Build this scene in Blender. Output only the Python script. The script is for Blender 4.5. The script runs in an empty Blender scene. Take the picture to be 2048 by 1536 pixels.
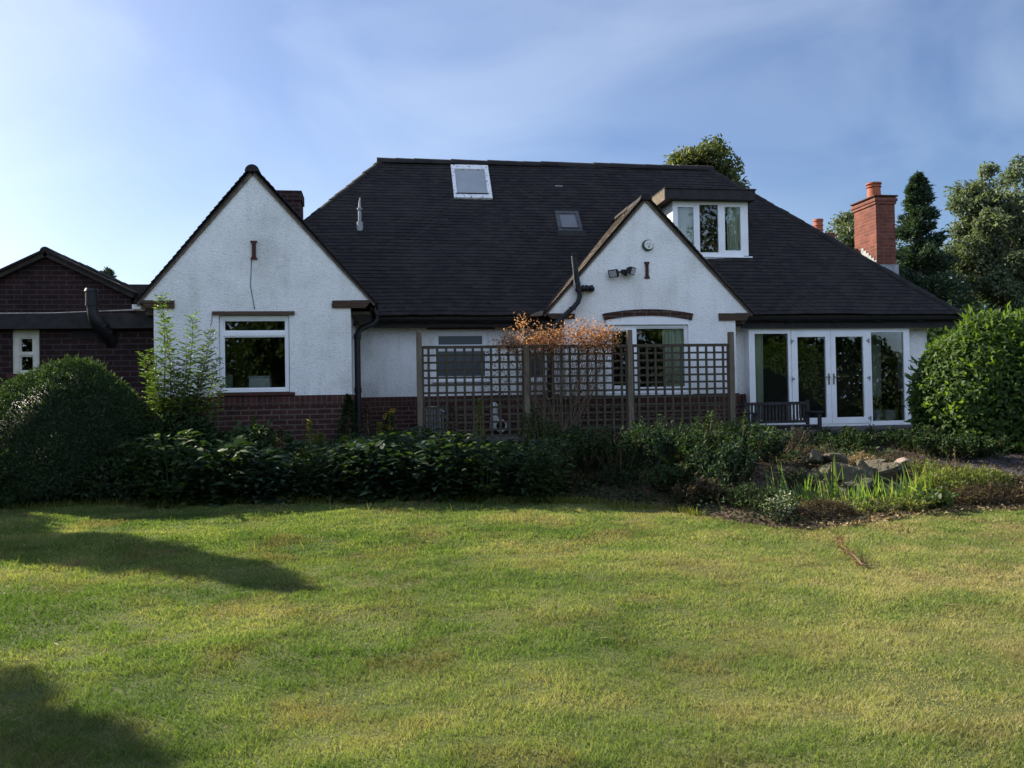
import bpy, math, random
import numpy as np
from math import radians as rad, sin, cos, pi, sqrt
from mathutils import Vector, Matrix

random.seed(7)
rng = np.random.default_rng(11)
sc = bpy.context.scene

# ------------------------------------------------------------------ camera, world, sun, exposure
YAW, PITCH, ROLL, EYE = rad(8.5), rad(1.0), rad(1.0), 1.6
FPX = 1716.0
cf = np.array([sin(YAW)*cos(PITCH), cos(YAW)*cos(PITCH), sin(PITCH)])
r0 = np.array([cos(YAW), -sin(YAW), 0.0])
u0 = np.cross(r0, cf)
cr = r0*cos(ROLL) - u0*sin(ROLL)
cu = u0*cos(ROLL) + r0*sin(ROLL)
cam_d = bpy.data.cameras.new('camera')
cam = bpy.data.objects.new('camera', cam_d)
sc.collection.objects.link(cam)
m = Matrix(((cr[0], cu[0], -cf[0], 0), (cr[1], cu[1], -cf[1], 0), (cr[2], cu[2], -cf[2], EYE), (0, 0, 0, 1)))
cam.matrix_world = m
cam_d.sensor_fit = 'HORIZONTAL'
cam_d.sensor_width = 36.0
cam_d.lens = FPX/2048*36.0
cam_d.clip_start = 0.05
cam_d.clip_end = 3000
sc.camera = cam

SUN_EL, SUN_AZ = rad(33), rad(38)          # azimuth: behind the house, measured from -X towards +Y
sdir = Vector((-cos(SUN_AZ)*cos(SUN_EL), sin(SUN_AZ)*cos(SUN_EL), sin(SUN_EL)))
sun_d = bpy.data.lights.new('sun', 'SUN')
sun_d.energy = 5.0
sun_d.angle = rad(0.53)
sun_d.color = (1.0, 0.90, 0.74)
sun = bpy.data.objects.new('sun', sun_d)
sun.rotation_euler = (-sdir).to_track_quat('-Z', 'Y').to_euler()
sun.location = (-20, 15, 20)
sc.collection.objects.link(sun)

w = bpy.data.worlds.new('World')
sc.world = w
w.use_nodes = True
nt = w.node_tree
nt.nodes.clear()
wo = nt.nodes.new('ShaderNodeOutputWorld')
bg = nt.nodes.new('ShaderNodeBackground')
bg.inputs['Strength'].default_value = 0.057
sky = nt.nodes.new('ShaderNodeTexSky')
sky.sky_type = 'NISHITA'
sky.sun_disc = False
sky.sun_elevation = SUN_EL
sky.sun_rotation = math.atan2(sdir.x, sdir.y)
sky.altitude = 100
sky.air_density = 1.0
sky.dust_density = 1.5
sky.ozone_density = 4.5
tc = nt.nodes.new('ShaderNodeTexCoord')
mp = nt.nodes.new('ShaderNodeMapping')
mp.inputs['Rotation'].default_value = (0.1, 0.25, 0.5)
mp.inputs['Scale'].default_value = (1.2, 1.4, 2.6)
nz = nt.nodes.new('ShaderNodeTexNoise')
nz.inputs['Scale'].default_value = 1.7
nz.inputs['Detail'].default_value = 6
nz.inputs['Roughness'].default_value = 0.5
nz.inputs['Distortion'].default_value = 0.7
rp = nt.nodes.new('ShaderNodeValToRGB')
rp.color_ramp.elements[0].position = 0.42
rp.color_ramp.elements[0].color = (0, 0, 0, 1)
rp.color_ramp.elements[1].position = 0.80
rp.color_ramp.elements[1].color = (0.27, 0.27, 0.27, 1)
mxw = nt.nodes.new('ShaderNodeMix')
mxw.data_type = 'RGBA'
mxw.inputs[7].default_value = (8.2, 9.2, 10.0, 1)
L = nt.links.new
L(tc.outputs['Generated'], mp.inputs['Vector'])
L(mp.outputs['Vector'], nz.inputs['Vector'])
L(nz.outputs['Fac'], rp.inputs['Fac'])
L(rp.outputs['Color'], mxw.inputs[0])
hsv = nt.nodes.new('ShaderNodeHueSaturation')
hsv.inputs['Hue'].default_value = 0.506
hsv.inputs['Saturation'].default_value = 1.02
L(sky.outputs['Color'], hsv.inputs['Color'])
L(hsv.outputs['Color'], mxw.inputs[6])
# unseen cloud bank added behind the camera to brighten the shaded house walls
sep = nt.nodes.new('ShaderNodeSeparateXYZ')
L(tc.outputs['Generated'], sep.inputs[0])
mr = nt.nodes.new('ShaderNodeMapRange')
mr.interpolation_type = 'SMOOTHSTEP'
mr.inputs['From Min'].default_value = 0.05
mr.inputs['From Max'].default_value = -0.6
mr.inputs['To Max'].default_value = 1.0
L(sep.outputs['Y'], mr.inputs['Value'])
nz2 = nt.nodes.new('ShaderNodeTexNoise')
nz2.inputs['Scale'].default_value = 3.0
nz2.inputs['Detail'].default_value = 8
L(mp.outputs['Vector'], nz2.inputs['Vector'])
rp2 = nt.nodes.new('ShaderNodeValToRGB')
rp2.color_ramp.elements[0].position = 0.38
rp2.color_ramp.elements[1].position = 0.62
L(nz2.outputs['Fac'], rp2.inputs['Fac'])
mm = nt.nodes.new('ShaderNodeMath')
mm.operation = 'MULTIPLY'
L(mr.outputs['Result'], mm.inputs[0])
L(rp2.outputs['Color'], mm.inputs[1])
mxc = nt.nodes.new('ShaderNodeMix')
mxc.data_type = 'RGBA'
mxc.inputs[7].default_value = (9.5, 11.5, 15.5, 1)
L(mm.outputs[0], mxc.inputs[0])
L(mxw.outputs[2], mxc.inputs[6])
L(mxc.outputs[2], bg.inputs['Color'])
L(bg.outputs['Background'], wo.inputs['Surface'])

sc.view_settings.view_transform = 'Standard'
sc.view_settings.look = 'None'
sc.view_settings.gamma = 1
sc.view_settings.use_curve_mapping = False
sc.view_settings.exposure = 1.42

# ------------------------------------------------------------------ measuring helpers
CAMLOC = np.array([0, 0, EYE])
def ray(px, py): return cf + cr*(px-1024)/FPX - cu*(py-768)/FPX
def P(px, py, Y):
    d = ray(px, py); return CAMLOC + d*(Y/d[1])
def PX(px, Y, py=768): return P(px, py, Y)[0]
def PZ(px, py, Y): return P(px, py, Y)[2]

# ------------------------------------------------------------------ object helpers
def root(name, label, cat, loc=(0, 0, 0), group=None, rz=0.0):
    o = bpy.data.objects.new(name, None)
    o.empty_display_size = 0.2
    o.location = loc
    o.rotation_euler = (0, 0, rz)
    sc.collection.objects.link(o)
    o['label'] = label
    o['category'] = cat
    if group: o['group'] = group
    return o
def tag(o, label=None, cat=None, group=None, kind=None):
    if label: o['label'] = label
    if cat: o['category'] = cat
    if group: o['group'] = group
    if kind: o['kind'] = kind
    return o
def link(name, me, mat, parent=None, local=False, label=None):
    o = bpy.data.objects.new(name, me)
    sc.collection.objects.link(o)
    if mat is not None: me.materials.append(mat)
    if parent is not None:
        o.parent = parent
        if not local:
            p = parent; loc = Vector((0, 0, 0))
            while p is not None:
                if p.type == 'EMPTY': loc = Vector(p.location)
                p = p.parent
            # the topmost thing is an Empty with only a translation; nested parts sit at the origin of their parent
            if parent.type == 'EMPTY':
                o.matrix_parent_inverse = Matrix.Translation(loc).inverted()
    if label: o['label'] = label
    return o
def copy_tree(o, parent=None):
    c = o.copy()
    sc.collection.objects.link(c)
    if parent is not None:
        c.parent = parent
        c.matrix_parent_inverse = o.matrix_parent_inverse.copy()
    for ch in list(o.children): copy_tree(ch, c)
    return c

class MB:
    def __init__(s): s.v = []; s.f = []; s.a = []
    def add(s, vs, fs, a=0.5):
        n = len(s.v); s.v += [tuple(map(float, p)) for p in vs]
        for f in fs: s.f.append(tuple(i+n for i in f)); s.a.append(a)
        return s
    def box(s, x0, x1, y0, y1, z0, z1, a=0.5):
        if x0 > x1: x0, x1 = x1, x0
        if y0 > y1: y0, y1 = y1, y0
        if z0 > z1: z0, z1 = z1, z0
        return s.add([(x0,y0,z0),(x1,y0,z0),(x1,y1,z0),(x0,y1,z0),(x0,y0,z1),(x1,y0,z1),(x1,y1,z1),(x0,y1,z1)],
              [(0,3,2,1),(4,5,6,7),(0,1,5,4),(1,2,6,5),(2,3,7,6),(3,0,4,7)], a)
    def bar(s, p0, p1, wx, wy, up=(0,0,1), a=0.5):
        p0, p1 = Vector(p0), Vector(p1); d = (p1-p0).normalized(); up = Vector(up)
        if abs(d.dot(up)) > 0.98: up = Vector((0,1,0))
        x = d.cross(up).normalized(); y = x.cross(d).normalized()
        vs = []
        for p in (p0, p1):
            for sx, sy in ((-1,-1),(1,-1),(1,1),(-1,1)): vs.append(p + x*sx*wx/2 + y*sy*wy/2)
        return s.add(vs, [(0,3,2,1),(4,5,6,7),(0,1,5,4),(1,2,6,5),(2,3,7,6),(3,0,4,7)], a)
    def poly(s, pts, a=0.5): return s.add(pts, [tuple(range(len(pts)))], a)
    def prism(s, pts, y0, y1, a=0.5):
        n = len(pts)
        vs = [(x, y0, z) for x, z in pts] + [(x, y1, z) for x, z in pts]
        fs = [tuple(range(n)), tuple(range(2*n-1, n-1, -1))] + [(i, i+n, (i+1) % n+n, (i+1) % n) for i in range(n)]
        return s.add(vs, fs, a)
    def tube(s, path, rad_, n=10, cap=True, a=0.5):
        path = [Vector(p) for p in path]
        if not hasattr(rad_, '__len__'): rad_ = [rad_]*len(path)
        base = len(s.v); ref = Vector((0.13, 0.31, 0.94)); vs = []; prevx = None
        for i, p in enumerate(path):
            d = (path[min(i+1, len(path)-1)]-path[max(i-1, 0)]).normalized()
            if prevx is None:
                x = d.cross(ref); x = (x if x.length > 0.05 else d.cross(Vector((1,0,0)))).normalized()
            else:
                x = (prevx - d*prevx.dot(d)).normalized()
            prevx = x; y = d.cross(x)
            for k in range(n):
                t = 2*pi*k/n; vs.append(p + (x*cos(t)+y*sin(t))*rad_[i])
        fs = []
        for i in range(len(path)-1):
            for k in range(n): fs.append((i*n+k, i*n+(k+1) % n, (i+1)*n+(k+1) % n, (i+1)*n+k))
        if cap: fs += [tuple(range(n-1, -1, -1)), tuple(range((len(path)-1)*n, len(path)*n))]
        return s.add(vs, fs, a)
    def lathe(s, prof, c, n=20, a=0.5):
        vs = []; fs = []
        for r, z in prof:
            for k in range(n):
                t = 2*pi*k/n; vs.append((c[0]+r*cos(t), c[1]+r*sin(t), c[2]+z))
        for i in range(len(prof)-1):
            for k in range(n): fs.append((i*n+k, i*n+(k+1) % n, (i+1)*n+(k+1) % n, (i+1)*n+k))
        fs.append(tuple(range(n-1, -1, -1))); fs.append(tuple(range((len(prof)-1)*n, len(prof)*n)))
        return s.add(vs, fs, a)
    def mesh(s, name):
        me = bpy.data.meshes.new(name)
        me.from_pydata(s.v, [], s.f)
        at = me.attributes.new('v', 'FLOAT', 'FACE')
        at.data.foreach_set('value', s.a)
        me.update()
        return me
    def build(s, name, mat, parent=None, bevel=0, smooth=False, local=False, label=None):
        me = s.mesh(name)
        if smooth:
            me.polygons.foreach_set('use_smooth', [True]*len(me.polygons))
            me.set_sharp_from_angle(angle=rad(40))
        o = link(name, me, mat, parent, local, label)
        if bevel:
            b = o.modifiers.new('bevel', 'BEVEL'); b.width = bevel; b.segments = 1; b.limit_method = 'ANGLE'
        return o

def np_mesh(name, V, F, A=None):
    """V (n,3), F (m,k) all the same k; A (m,) face attribute"""
    me = bpy.data.meshes.new(name)
    V = np.ascontiguousarray(V, dtype=np.float32); F = np.ascontiguousarray(F, dtype=np.int32)
    k = F.shape[1]
    me.vertices.add(len(V)); me.vertices.foreach_set('co', V.ravel())
    me.loops.add(F.size); me.loops.foreach_set('vertex_index', F.ravel())
    me.polygons.add(len(F)); me.polygons.foreach_set('loop_start', np.arange(0, F.size, k, dtype=np.int32))
    at = me.attributes.new('v', 'FLOAT', 'FACE')
    if A is None: A = np.full(len(F), 0.5)
    at.data.foreach_set('value', np.ascontiguousarray(A, dtype=np.float32))
    me.update(calc_edges=True)
    return me

def nrm(a): return a/np.maximum(np.linalg.norm(a, axis=-1, keepdims=True), 1e-9)
def rdir(n):
    return nrm(rng.normal(size=(n, 3)))

class Leaves:
    """collects leaf-shaped triangles; small: folded diamond, big: bent eight-point leaf, blade: grass-like strip"""
    def __init__(s): s.V = []; s.F = []; s.A = []; s.n = 0
    def _push(s, V, F, A):
        s.V.append(V); s.F.append(F+s.n); s.A.append(A); s.n += len(V)
    def small(s, Pp, D, N, Ln, Wd, A, fold=0.25, droop=0.0):
        n = len(Pp); D = nrm(D); S = nrm(np.cross(D, N)); N = np.cross(S, D)
        Ln = np.broadcast_to(Ln, n)[:, None]; Wd = np.broadcast_to(Wd, n)[:, None]
        v = np.stack([Pp, Pp+D*Ln*.45+S*Wd*.5+N*Wd*fold, Pp+D*Ln-N*Ln*droop, Pp+D*Ln*.45-S*Wd*.5+N*Wd*fold], 1).reshape(-1, 3)
        b = np.arange(n)[:, None]*4
        f = np.stack([b+np.array([0, 1, 2]), b+np.array([0, 2, 3])], 1).reshape(-1, 3)
        s._push(v, f, np.repeat(A, 2))
    def big(s, Pp, D, N, Ln, Wd, A, droop=0.3, fold=0.12):
        n = len(Pp); D = nrm(D); S = nrm(np.cross(D, N)); N = np.cross(S, D)
        Ln = np.broadcast_to(Ln, n)[:, None]; Wd = np.broadcast_to(Wd, n)[:, None]; dr = np.broadcast_to(droop, n)[:, None]
        def sp(t): return Pp+D*Ln*t*(1-0.25*dr*t)-N*Ln*dr*t*t
        f1 = N*Wd*fold
        v = np.stack([sp(0), sp(.33), sp(.68), sp(1.0), sp(.33)+S*Wd*.5+f1, sp(.68)+S*Wd*.42+f1, sp(.33)-S*Wd*.5+f1, sp(.68)-S*Wd*.42+f1], 1).reshape(-1, 3)
        T = np.array([[0,4,1],[4,5,2],[4,2,1],[5,3,2],[0,1,6],[6,1,2],[6,2,7],[7,2,3]])
        b = np.arange(n)[:, None, None]*8
        s._push(v, (b+T[None]).reshape(-1, 3), np.repeat(A, 8))
    def blade(s, Pp, D, N, Ln, Wd, A, droop=0.2, seg=4):
        n = len(Pp); D = nrm(D); S = nrm(np.cross(D, N)); N = np.cross(S, D)
        Ln = np.broadcast_to(Ln, n)[:, None]; Wd = np.broadcast_to(Wd, n)[:, None]; dr = np.broadcast_to(droop, n)[:, None]
        rows = []
        for i in range(seg+1):
            t = i/seg; wdt = Wd*(0.5 if t < .5 else 0.5*(1-((t-.5)/.5)**1.6)+.01)
            c = Pp+D*Ln*t*(1-.3*dr*t)-N*Ln*dr*t**2.2
            rows += [c-S*wdt, c+S*wdt]
        v = np.stack(rows, 1).reshape(-1, 3)
        T = []
        for i in range(seg):
            a = 2*i; T += [[a, a+1, a+3], [a, a+3, a+2]]
        T = np.array(T); b = np.arange(n)[:, None, None]*(2*seg+2)
        s._push(v, (b+T[None]).reshape(-1, 3), np.repeat(A, len(T)))
    def tris(s, V, F, A): s._push(np.asarray(V, float), np.asarray(F), np.asarray(A, float))
    def mesh(s, name): return np_mesh(name, np.concatenate(s.V), np.concatenate(s.F), np.concatenate(s.A))
    def build(s, name, mat, parent=None, local=False): return link(name, s.mesh(name), mat, parent, local)

# ------------------------------------------------------------------ materials
M = {}
def newmat(name):
    m = bpy.data.materials.new(name); m.use_nodes = True
    n = m.node_tree; b = n.nodes['Principled BSDF']; M[name] = m
    return m, n, b
def nd(n, t, **kw):
    x = n.nodes.new(t)
    for k, v in kw.items():
        if k in x.inputs: x.inputs[k].default_value = v
        else: setattr(x, k, v)
    return x
def ramp(n, stops):
    r = n.nodes.new('ShaderNodeValToRGB'); e = r.color_ramp.elements
    e[0].position, e[0].color = stops[0][0], (*stops[0][1], 1)
    e[1].position, e[1].color = stops[-1][0], (*stops[-1][1], 1)
    for p, c in stops[1:-1]:
        q = e.new(p); q.color = (*c, 1)
    return r
def objco(n, scale=(1,1,1)):
    t = n.nodes.new('ShaderNodeTexCoord'); mp = n.nodes.new('ShaderNodeMapping'); mp.inputs['Scale'].default_value = scale
    n.links.new(t.outputs['Object'], mp.inputs['Vector']); return mp.outputs['Vector']
def noise_mat(name, stops, scale=8, rough=0.8, bump=0.3, bscale=40, stretch=(1,1,1), detail=6, spec=0.3, dist=0.01):
    m, n, b = newmat(name); l = n.links.new
    co = objco(n, stretch)
    z = nd(n, 'ShaderNodeTexNoise', Scale=scale, Detail=detail, Roughness=0.6); l(co, z.inputs['Vector'])
    r = ramp(n, stops); l(z.outputs['Fac'], r.inputs['Fac']); l(r.outputs['Color'], b.inputs['Base Color'])
    b.inputs['Roughness'].default_value = rough; b.inputs['Specular IOR Level'].default_value = spec
    if bump:
        z2 = nd(n, 'ShaderNodeTexNoise', Scale=bscale, Detail=4); l(co, z2.inputs['Vector'])
        bp = nd(n, 'ShaderNodeBump', Strength=bump, Distance=dist); l(z2.outputs['Fac'], bp.inputs['Height']); l(bp.outputs['Normal'], b.inputs['Normal'])
    return m

def render_mat():
    m, n, b = newmat('roughcast'); l = n.links.new
    co = objco(n)
    z = nd(n, 'ShaderNodeTexNoise', Scale=0.9, Detail=7, Roughness=0.65); l(co, z.inputs['Vector'])
    r = ramp(n, [(0.34, (0.60, 0.60, 0.57)), (0.46, (0.73, 0.73, 0.71)), (0.62, (0.80, 0.80, 0.785))]); l(z.outputs['Fac'], r.inputs['Fac'])
    z3 = nd(n, 'ShaderNodeTexNoise', Scale=28, Detail=3, Roughness=0.7); l(co, z3.inputs['Vector'])
    r3 = ramp(n, [(0.33, (0.62, 0.62, 0.60)), (0.46, (1, 1, 1))]); l(z3.outputs['Fac'], r3.inputs['Fac'])
    mx = nd(n, 'ShaderNodeMix', data_type='RGBA', blend_type='MULTIPLY'); mx.inputs[0].default_value = 0.5
    l(r.outputs['Color'], mx.inputs[6]); l(r3.outputs['Color'], mx.inputs[7])
    z4 = nd(n, 'ShaderNodeTexNoise', Scale=2.2, Detail=5, Roughness=0.6); l(objco(n, (2.6, 2.6, 0.35)), z4.inputs['Vector'])
    r4 = ramp(n, [(0.36, (0.70, 0.70, 0.66)), (0.50, (1, 1, 1))]); l(z4.outputs['Fac'], r4.inputs['Fac'])
    m4 = nd(n, 'ShaderNodeMix', data_type='RGBA', blend_type='MULTIPLY'); m4.inputs[0].default_value = 0.28
    l(mx.outputs[2], m4.inputs[6]); l(r4.outputs['Color'], m4.inputs[7])
    l(m4.outputs[2], b.inputs['Base Color'])
    vo = nd(n, 'ShaderNodeTexVoronoi', Scale=42); l(co, vo.inputs['Vector'])
    z2 = nd(n, 'ShaderNodeTexNoise', Scale=22, Detail=5, Roughness=0.7); l(co, z2.inputs['Vector'])
    ad = nd(n, 'ShaderNodeMath', operation='SUBTRACT'); l(z2.outputs['Fac'], ad.inputs[0]); l(vo.outputs['Distance'], ad.inputs[1])
    bp = nd(n, 'ShaderNodeBump', Strength=0.6, Distance=0.015); l(ad.outputs[0], bp.inputs['Height']); l(bp.outputs['Normal'], b.inputs['Normal'])
    b.inputs['Roughness'].default_value = 0.92; b.inputs['Specular IOR Level'].default_value = 0.2
render_mat()
def brick_mat(name, c1, c2, mortar, rowh=0.083, bw=0.24, soldier=False):
    m, n, b = newmat(name); l = n.links.new
    t = n.nodes.new('ShaderNodeTexCoord'); s = n.nodes.new('ShaderNodeSeparateXYZ'); l(t.outputs['Object'], s.inputs[0])
    a = nd(n, 'ShaderNodeMath', operation='ADD'); l(s.outputs['X'], a.inputs[0]); l(s.outputs['Y'], a.inputs[1])
    c = n.nodes.new('ShaderNodeCombineXYZ'); l(a.outputs[0], c.inputs[0]); l(s.outputs['Z'], c.inputs[1])
    br = nd(n, 'ShaderNodeTexBrick', Scale=1.0); br.inputs['Mortar Size'].default_value = 0.011
    br.inputs['Mortar Smooth'].default_value = 0.25
    br.inputs['Brick Width'].default_value = bw; br.inputs['Row Height'].default_value = rowh
    br.inputs['Color1'].default_value = (*c1, 1); br.inputs['Color2'].default_value = (*c2, 1); br.inputs['Mortar'].default_value = (*mortar, 1)
    br.inputs['Bias'].default_value = -0.1
    if soldier: br.offset = 0.0
    l(c.outputs[0], br.inputs['Vector'])
    z = nd(n, 'ShaderNodeTexNoise', Scale=3.0, Detail=8, Roughness=0.7); l(t.outputs['Object'], z.inputs['Vector'])
    r = ramp(n, [(0.3, (0.55, 0.55, 0.55)), (0.7, (1.25, 1.2, 1.15))]); l(z.outputs['Fac'], r.inputs['Fac'])
    mx = nd(n, 'ShaderNodeMix', data_type='RGBA', blend_type='MULTIPLY'); mx.inputs[0].default_value = 1
    l(br.outputs['Color'], mx.inputs[6]); l(r.outputs['Color'], mx.inputs[7]); l(mx.outputs[2], b.inputs['Base Color'])
    z2 = nd(n, 'ShaderNodeTexNoise', Scale=60, Detail=3); l(t.outputs['Object'], z2.inputs['Vector'])
    mm = nd(n, 'ShaderNodeMath', operation='MULTIPLY_ADD'); l(br.outputs['Fac'], mm.inputs[0]); mm.inputs[1].default_value = -1.0; l(z2.outputs['Fac'], mm.inputs[2])
    bp = nd(n, 'ShaderNodeBump', Strength=0.6, Distance=0.012); l(mm.outputs[0], bp.inputs['Height']); l(bp.outputs['Normal'], b.inputs['Normal'])
    b.inputs['Roughness'].default_value = 0.9; b.inputs['Specular IOR Level'].default_value = 0.2
brick_mat('brick', (0.064, 0.029, 0.024), (0.042, 0.022, 0.020), (0.12, 0.095, 0.08))
brick_mat('brick_soldier', (0.084, 0.031, 0.026), (0.052, 0.023, 0.021), (0.09, 0.07, 0.062), rowh=0.2, bw=0.085, soldier=True)
brick_mat('brick_dark', (0.033, 0.0165, 0.016), (0.023, 0.013, 0.014), (0.058, 0.045, 0.045), rowh=0.09, bw=0.26)
brick_mat('brick_orange', (0.19, 0.060, 0.042), (0.13, 0.042, 0.032), (0.15, 0.09, 0.072), rowh=0.076, bw=0.225)

def tile_mat(name, stops, lich=(0.10, 0.095, 0.075)):
    m, n, b = newmat(name); l = n.links.new
    a = nd(n, 'ShaderNodeAttribute', attribute_name='v'); co = objco(n)
    r = ramp(n, stops); l(a.outputs['Fac'], r.inputs['Fac'])
    z = nd(n, 'ShaderNodeTexNoise', Scale=1.3, Detail=9, Roughness=0.72); l(co, z.inputs['Vector'])
    rr = ramp(n, [(0.52, (0, 0, 0)), (0.72, (1, 1, 1))]); l(z.outputs['Fac'], rr.inputs['Fac'])
    mx = nd(n, 'ShaderNodeMix', data_type='RGBA'); l(rr.outputs['Color'], mx.inputs[0]); l(r.outputs['Color'], mx.inputs[6]); mx.inputs[7].default_value = (*lich, 1)
    l(mx.outputs[2], b.inputs['Base Color'])
    z2 = nd(n, 'ShaderNodeTexNoise', Scale=45, Detail=4); l(co, z2.inputs['Vector'])
    bp = nd(n, 'ShaderNodeBump', Strength=0.35, Distance=0.006); l(z2.outputs['Fac'], bp.inputs['Height']); l(bp.outputs['Normal'], b.inputs['Normal'])
    b.inputs['Roughness'].default_value = 0.85; b.inputs['Specular IOR Level'].default_value = 0.25
tile_mat('roof_tile', [(0, (0.014, 0.0125, 0.013)), (0.5, (0.019, 0.0165, 0.017)), (1, (0.028, 0.023, 0.022))], lich=(0.034, 0.030, 0.027))
tile_mat('verge_tile', [(0, (0.035, 0.026, 0.02)), (1, (0.10, 0.075, 0.055))], lich=(0.15, 0.125, 0.09))
noise_mat('roof_deck', [(0.3, (0.02, 0.018, 0.016)), (0.7, (0.05, 0.042, 0.036))], 12, 0.95)
noise_mat('verge_mortar', [(0.3, (0.07, 0.055, 0.04)), (0.7, (0.16, 0.13, 0.10))], 14, 0.95)
noise_mat('corbel_tile', [(0.3, (0.045, 0.030, 0.023)), (0.7, (0.125, 0.078, 0.052))], 9, 0.9, stretch=(1, 1, 14), bump=0.6, bscale=6)
noise_mat('upvc', [(0.3, (0.70, 0.71, 0.72)), (0.7, (0.80, 0.81, 0.82))], 3, 0.35, bump=0, spec=0.5)
noise_mat('cream_paint', [(0.3, (0.50, 0.47, 0.38)), (0.7, (0.66, 0.63, 0.54))], 6, 0.6, bump=0.1)
noise_mat('flaking_white', [(0.36, (0.10, 0.10, 0.10)), (0.42, (0.66, 0.66, 0.66)), (0.7, (0.80, 0.80, 0.80))], 16, 0.7, bump=0.4)
noise_mat('black_plastic', [(0.3, (0.006, 0.006, 0.007)), (0.7, (0.012, 0.012, 0.013))], 6, 0.5, bump=0.05)
noise_mat('brown_soffit', [(0.3, (0.055, 0.042, 0.03)), (0.7, (0.12, 0.095, 0.07))], 5, 0.85)
noise_mat('dark_board', [(0.3, (0.012, 0.012, 0.013)), (0.7, (0.03, 0.028, 0.027))], 7, 0.75)
noise_mat('lead', [(0.3, (0.16, 0.17, 0.18)), (0.7, (0.34, 0.35, 0.36))], 9, 0.6)
noise_mat('dark_metal', [(0.3, (0.045, 0.048, 0.052)), (0.7, (0.085, 0.09, 0.095))], 9, 0.6)
noise_mat('blind_grey', [(0.3, (0.13, 0.135, 0.15)), (0.7, (0.17, 0.175, 0.19))], 3, 0.5, bump=0)
noise_mat('terracotta', [(0.3, (0.24, 0.066, 0.034)), (0.7, (0.34, 0.11, 0.056))], 9, 0.8)
noise_mat('terracotta_dark', [(0.3, (0.048, 0.019, 0.016)), (0.7, (0.085, 0.032, 0.025))], 12, 0.85)
noise_mat('trellis_wood', [(0.3, (0.036, 0.031, 0.020)), (0.7, (0.085, 0.070, 0.046))], 6, 0.85, stretch=(8, 8, 1), bump=0.3)
noise_mat('post_wood', [(0.3, (0.085, 0.068, 0.048)), (0.7, (0.19, 0.155, 0.11))], 5, 0.85, stretch=(9, 9, 0.8), bump=0.4)
noise_mat('bench_wood', [(0.3, (0.018, 0.016, 0.016)), (0.6, (0.045, 0.040, 0.038)), (0.75, (0.13, 0.125, 0.115))], 8, 0.85, stretch=(3, 3, 3), bump=0.3)
noise_mat('rock', [(0.30, (0.030, 0.026, 0.018)), (0.45, (0.085, 0.070, 0.050)), (0.56, (0.060, 0.062, 0.034)), (0.72, (0.22, 0.185, 0.135))], 5, 0.95, bump=1.0, bscale=9, dist=0.07, detail=10)
noise_mat('rock_pink', [(0.25, (0.17, 0.13, 0.105)), (0.75, (0.33, 0.26, 0.21))], 3, 0.95, bump=0.6, bscale=9, dist=0.03)
noise_mat('soil', [(0.3, (0.022, 0.017, 0.012)), (0.5, (0.055, 0.04, 0.026)), (0.7, (0.11, 0.08, 0.05))], 7, 1.0, bump=1.0, bscale=18, dist=0.05)
noise_mat('gravel', [(0.3, (0.022, 0.019, 0.021)), (0.7, (0.065, 0.057, 0.06))], 40, 0.95, bump=1.0, bscale=50, dist=0.02)
noise_mat('bark', [(0.3, (0.05, 0.038, 0.028)), (0.7, (0.13, 0.10, 0.075))], 5, 0.95, stretch=(3, 3, 0.6), bump=0.8, bscale=12)
noise_mat('twig', [(0.3, (0.09, 0.06, 0.04)), (0.7, (0.20, 0.14, 0.09))], 20, 0.95, bump=0)
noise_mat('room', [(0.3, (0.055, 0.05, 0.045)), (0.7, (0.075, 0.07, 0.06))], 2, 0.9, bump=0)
noise_mat('curtain', [(0.3, (0.62, 0.66, 0.55)), (0.7, (0.74, 0.77, 0.66))], 5, 0.9, bump=0)
noise_mat('blind_pale', [(0.3, (0.27, 0.29, 0.30)), (0.7, (0.32, 0.34, 0.35))], 3, 0.5, bump=0)
noise_mat('blind', [(0.3, (0.42, 0.44, 0.45)), (0.7, (0.50, 0.52, 0.53))], 3, 0.6, bump=0)
noise_mat('white_ceramic', [(0.3, (0.50, 0.52, 0.52)), (0.7, (0.62, 0.64, 0.62))], 5, 0.4, bump=0)
noise_mat('brass', [(0.3, (0.10, 0.085, 0.05)), (0.7, (0.20, 0.17, 0.10))], 9, 0.4, bump=0)
noise_mat('lamp_glass', [(0.3, (0.30, 0.31, 0.32)), (0.7, (0.45, 0.46, 0.47))], 9, 0.2, bump=0, spec=0.6)
noise_mat('grey_plastic', [(0.3, (0.15, 0.18, 0.18)), (0.7, (0.24, 0.27, 0.26))], 5, 0.6, bump=0)
noise_mat('alarm_white', [(0.3, (0.62, 0.63, 0.58)), (0.7, (0.74, 0.75, 0.70))], 8, 0.4, bump=0)
noise_mat('alarm_green', [(0.3, (0.02, 0.045, 0.03)), (0.7, (0.035, 0.07, 0.05))], 8, 0.4, bump=0)
noise_mat('clear_plastic', [(0.3, (0.35, 0.38, 0.40)), (0.7, (0.55, 0.58, 0.60))], 8, 0.2, bump=0, spec=0.6)

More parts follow.
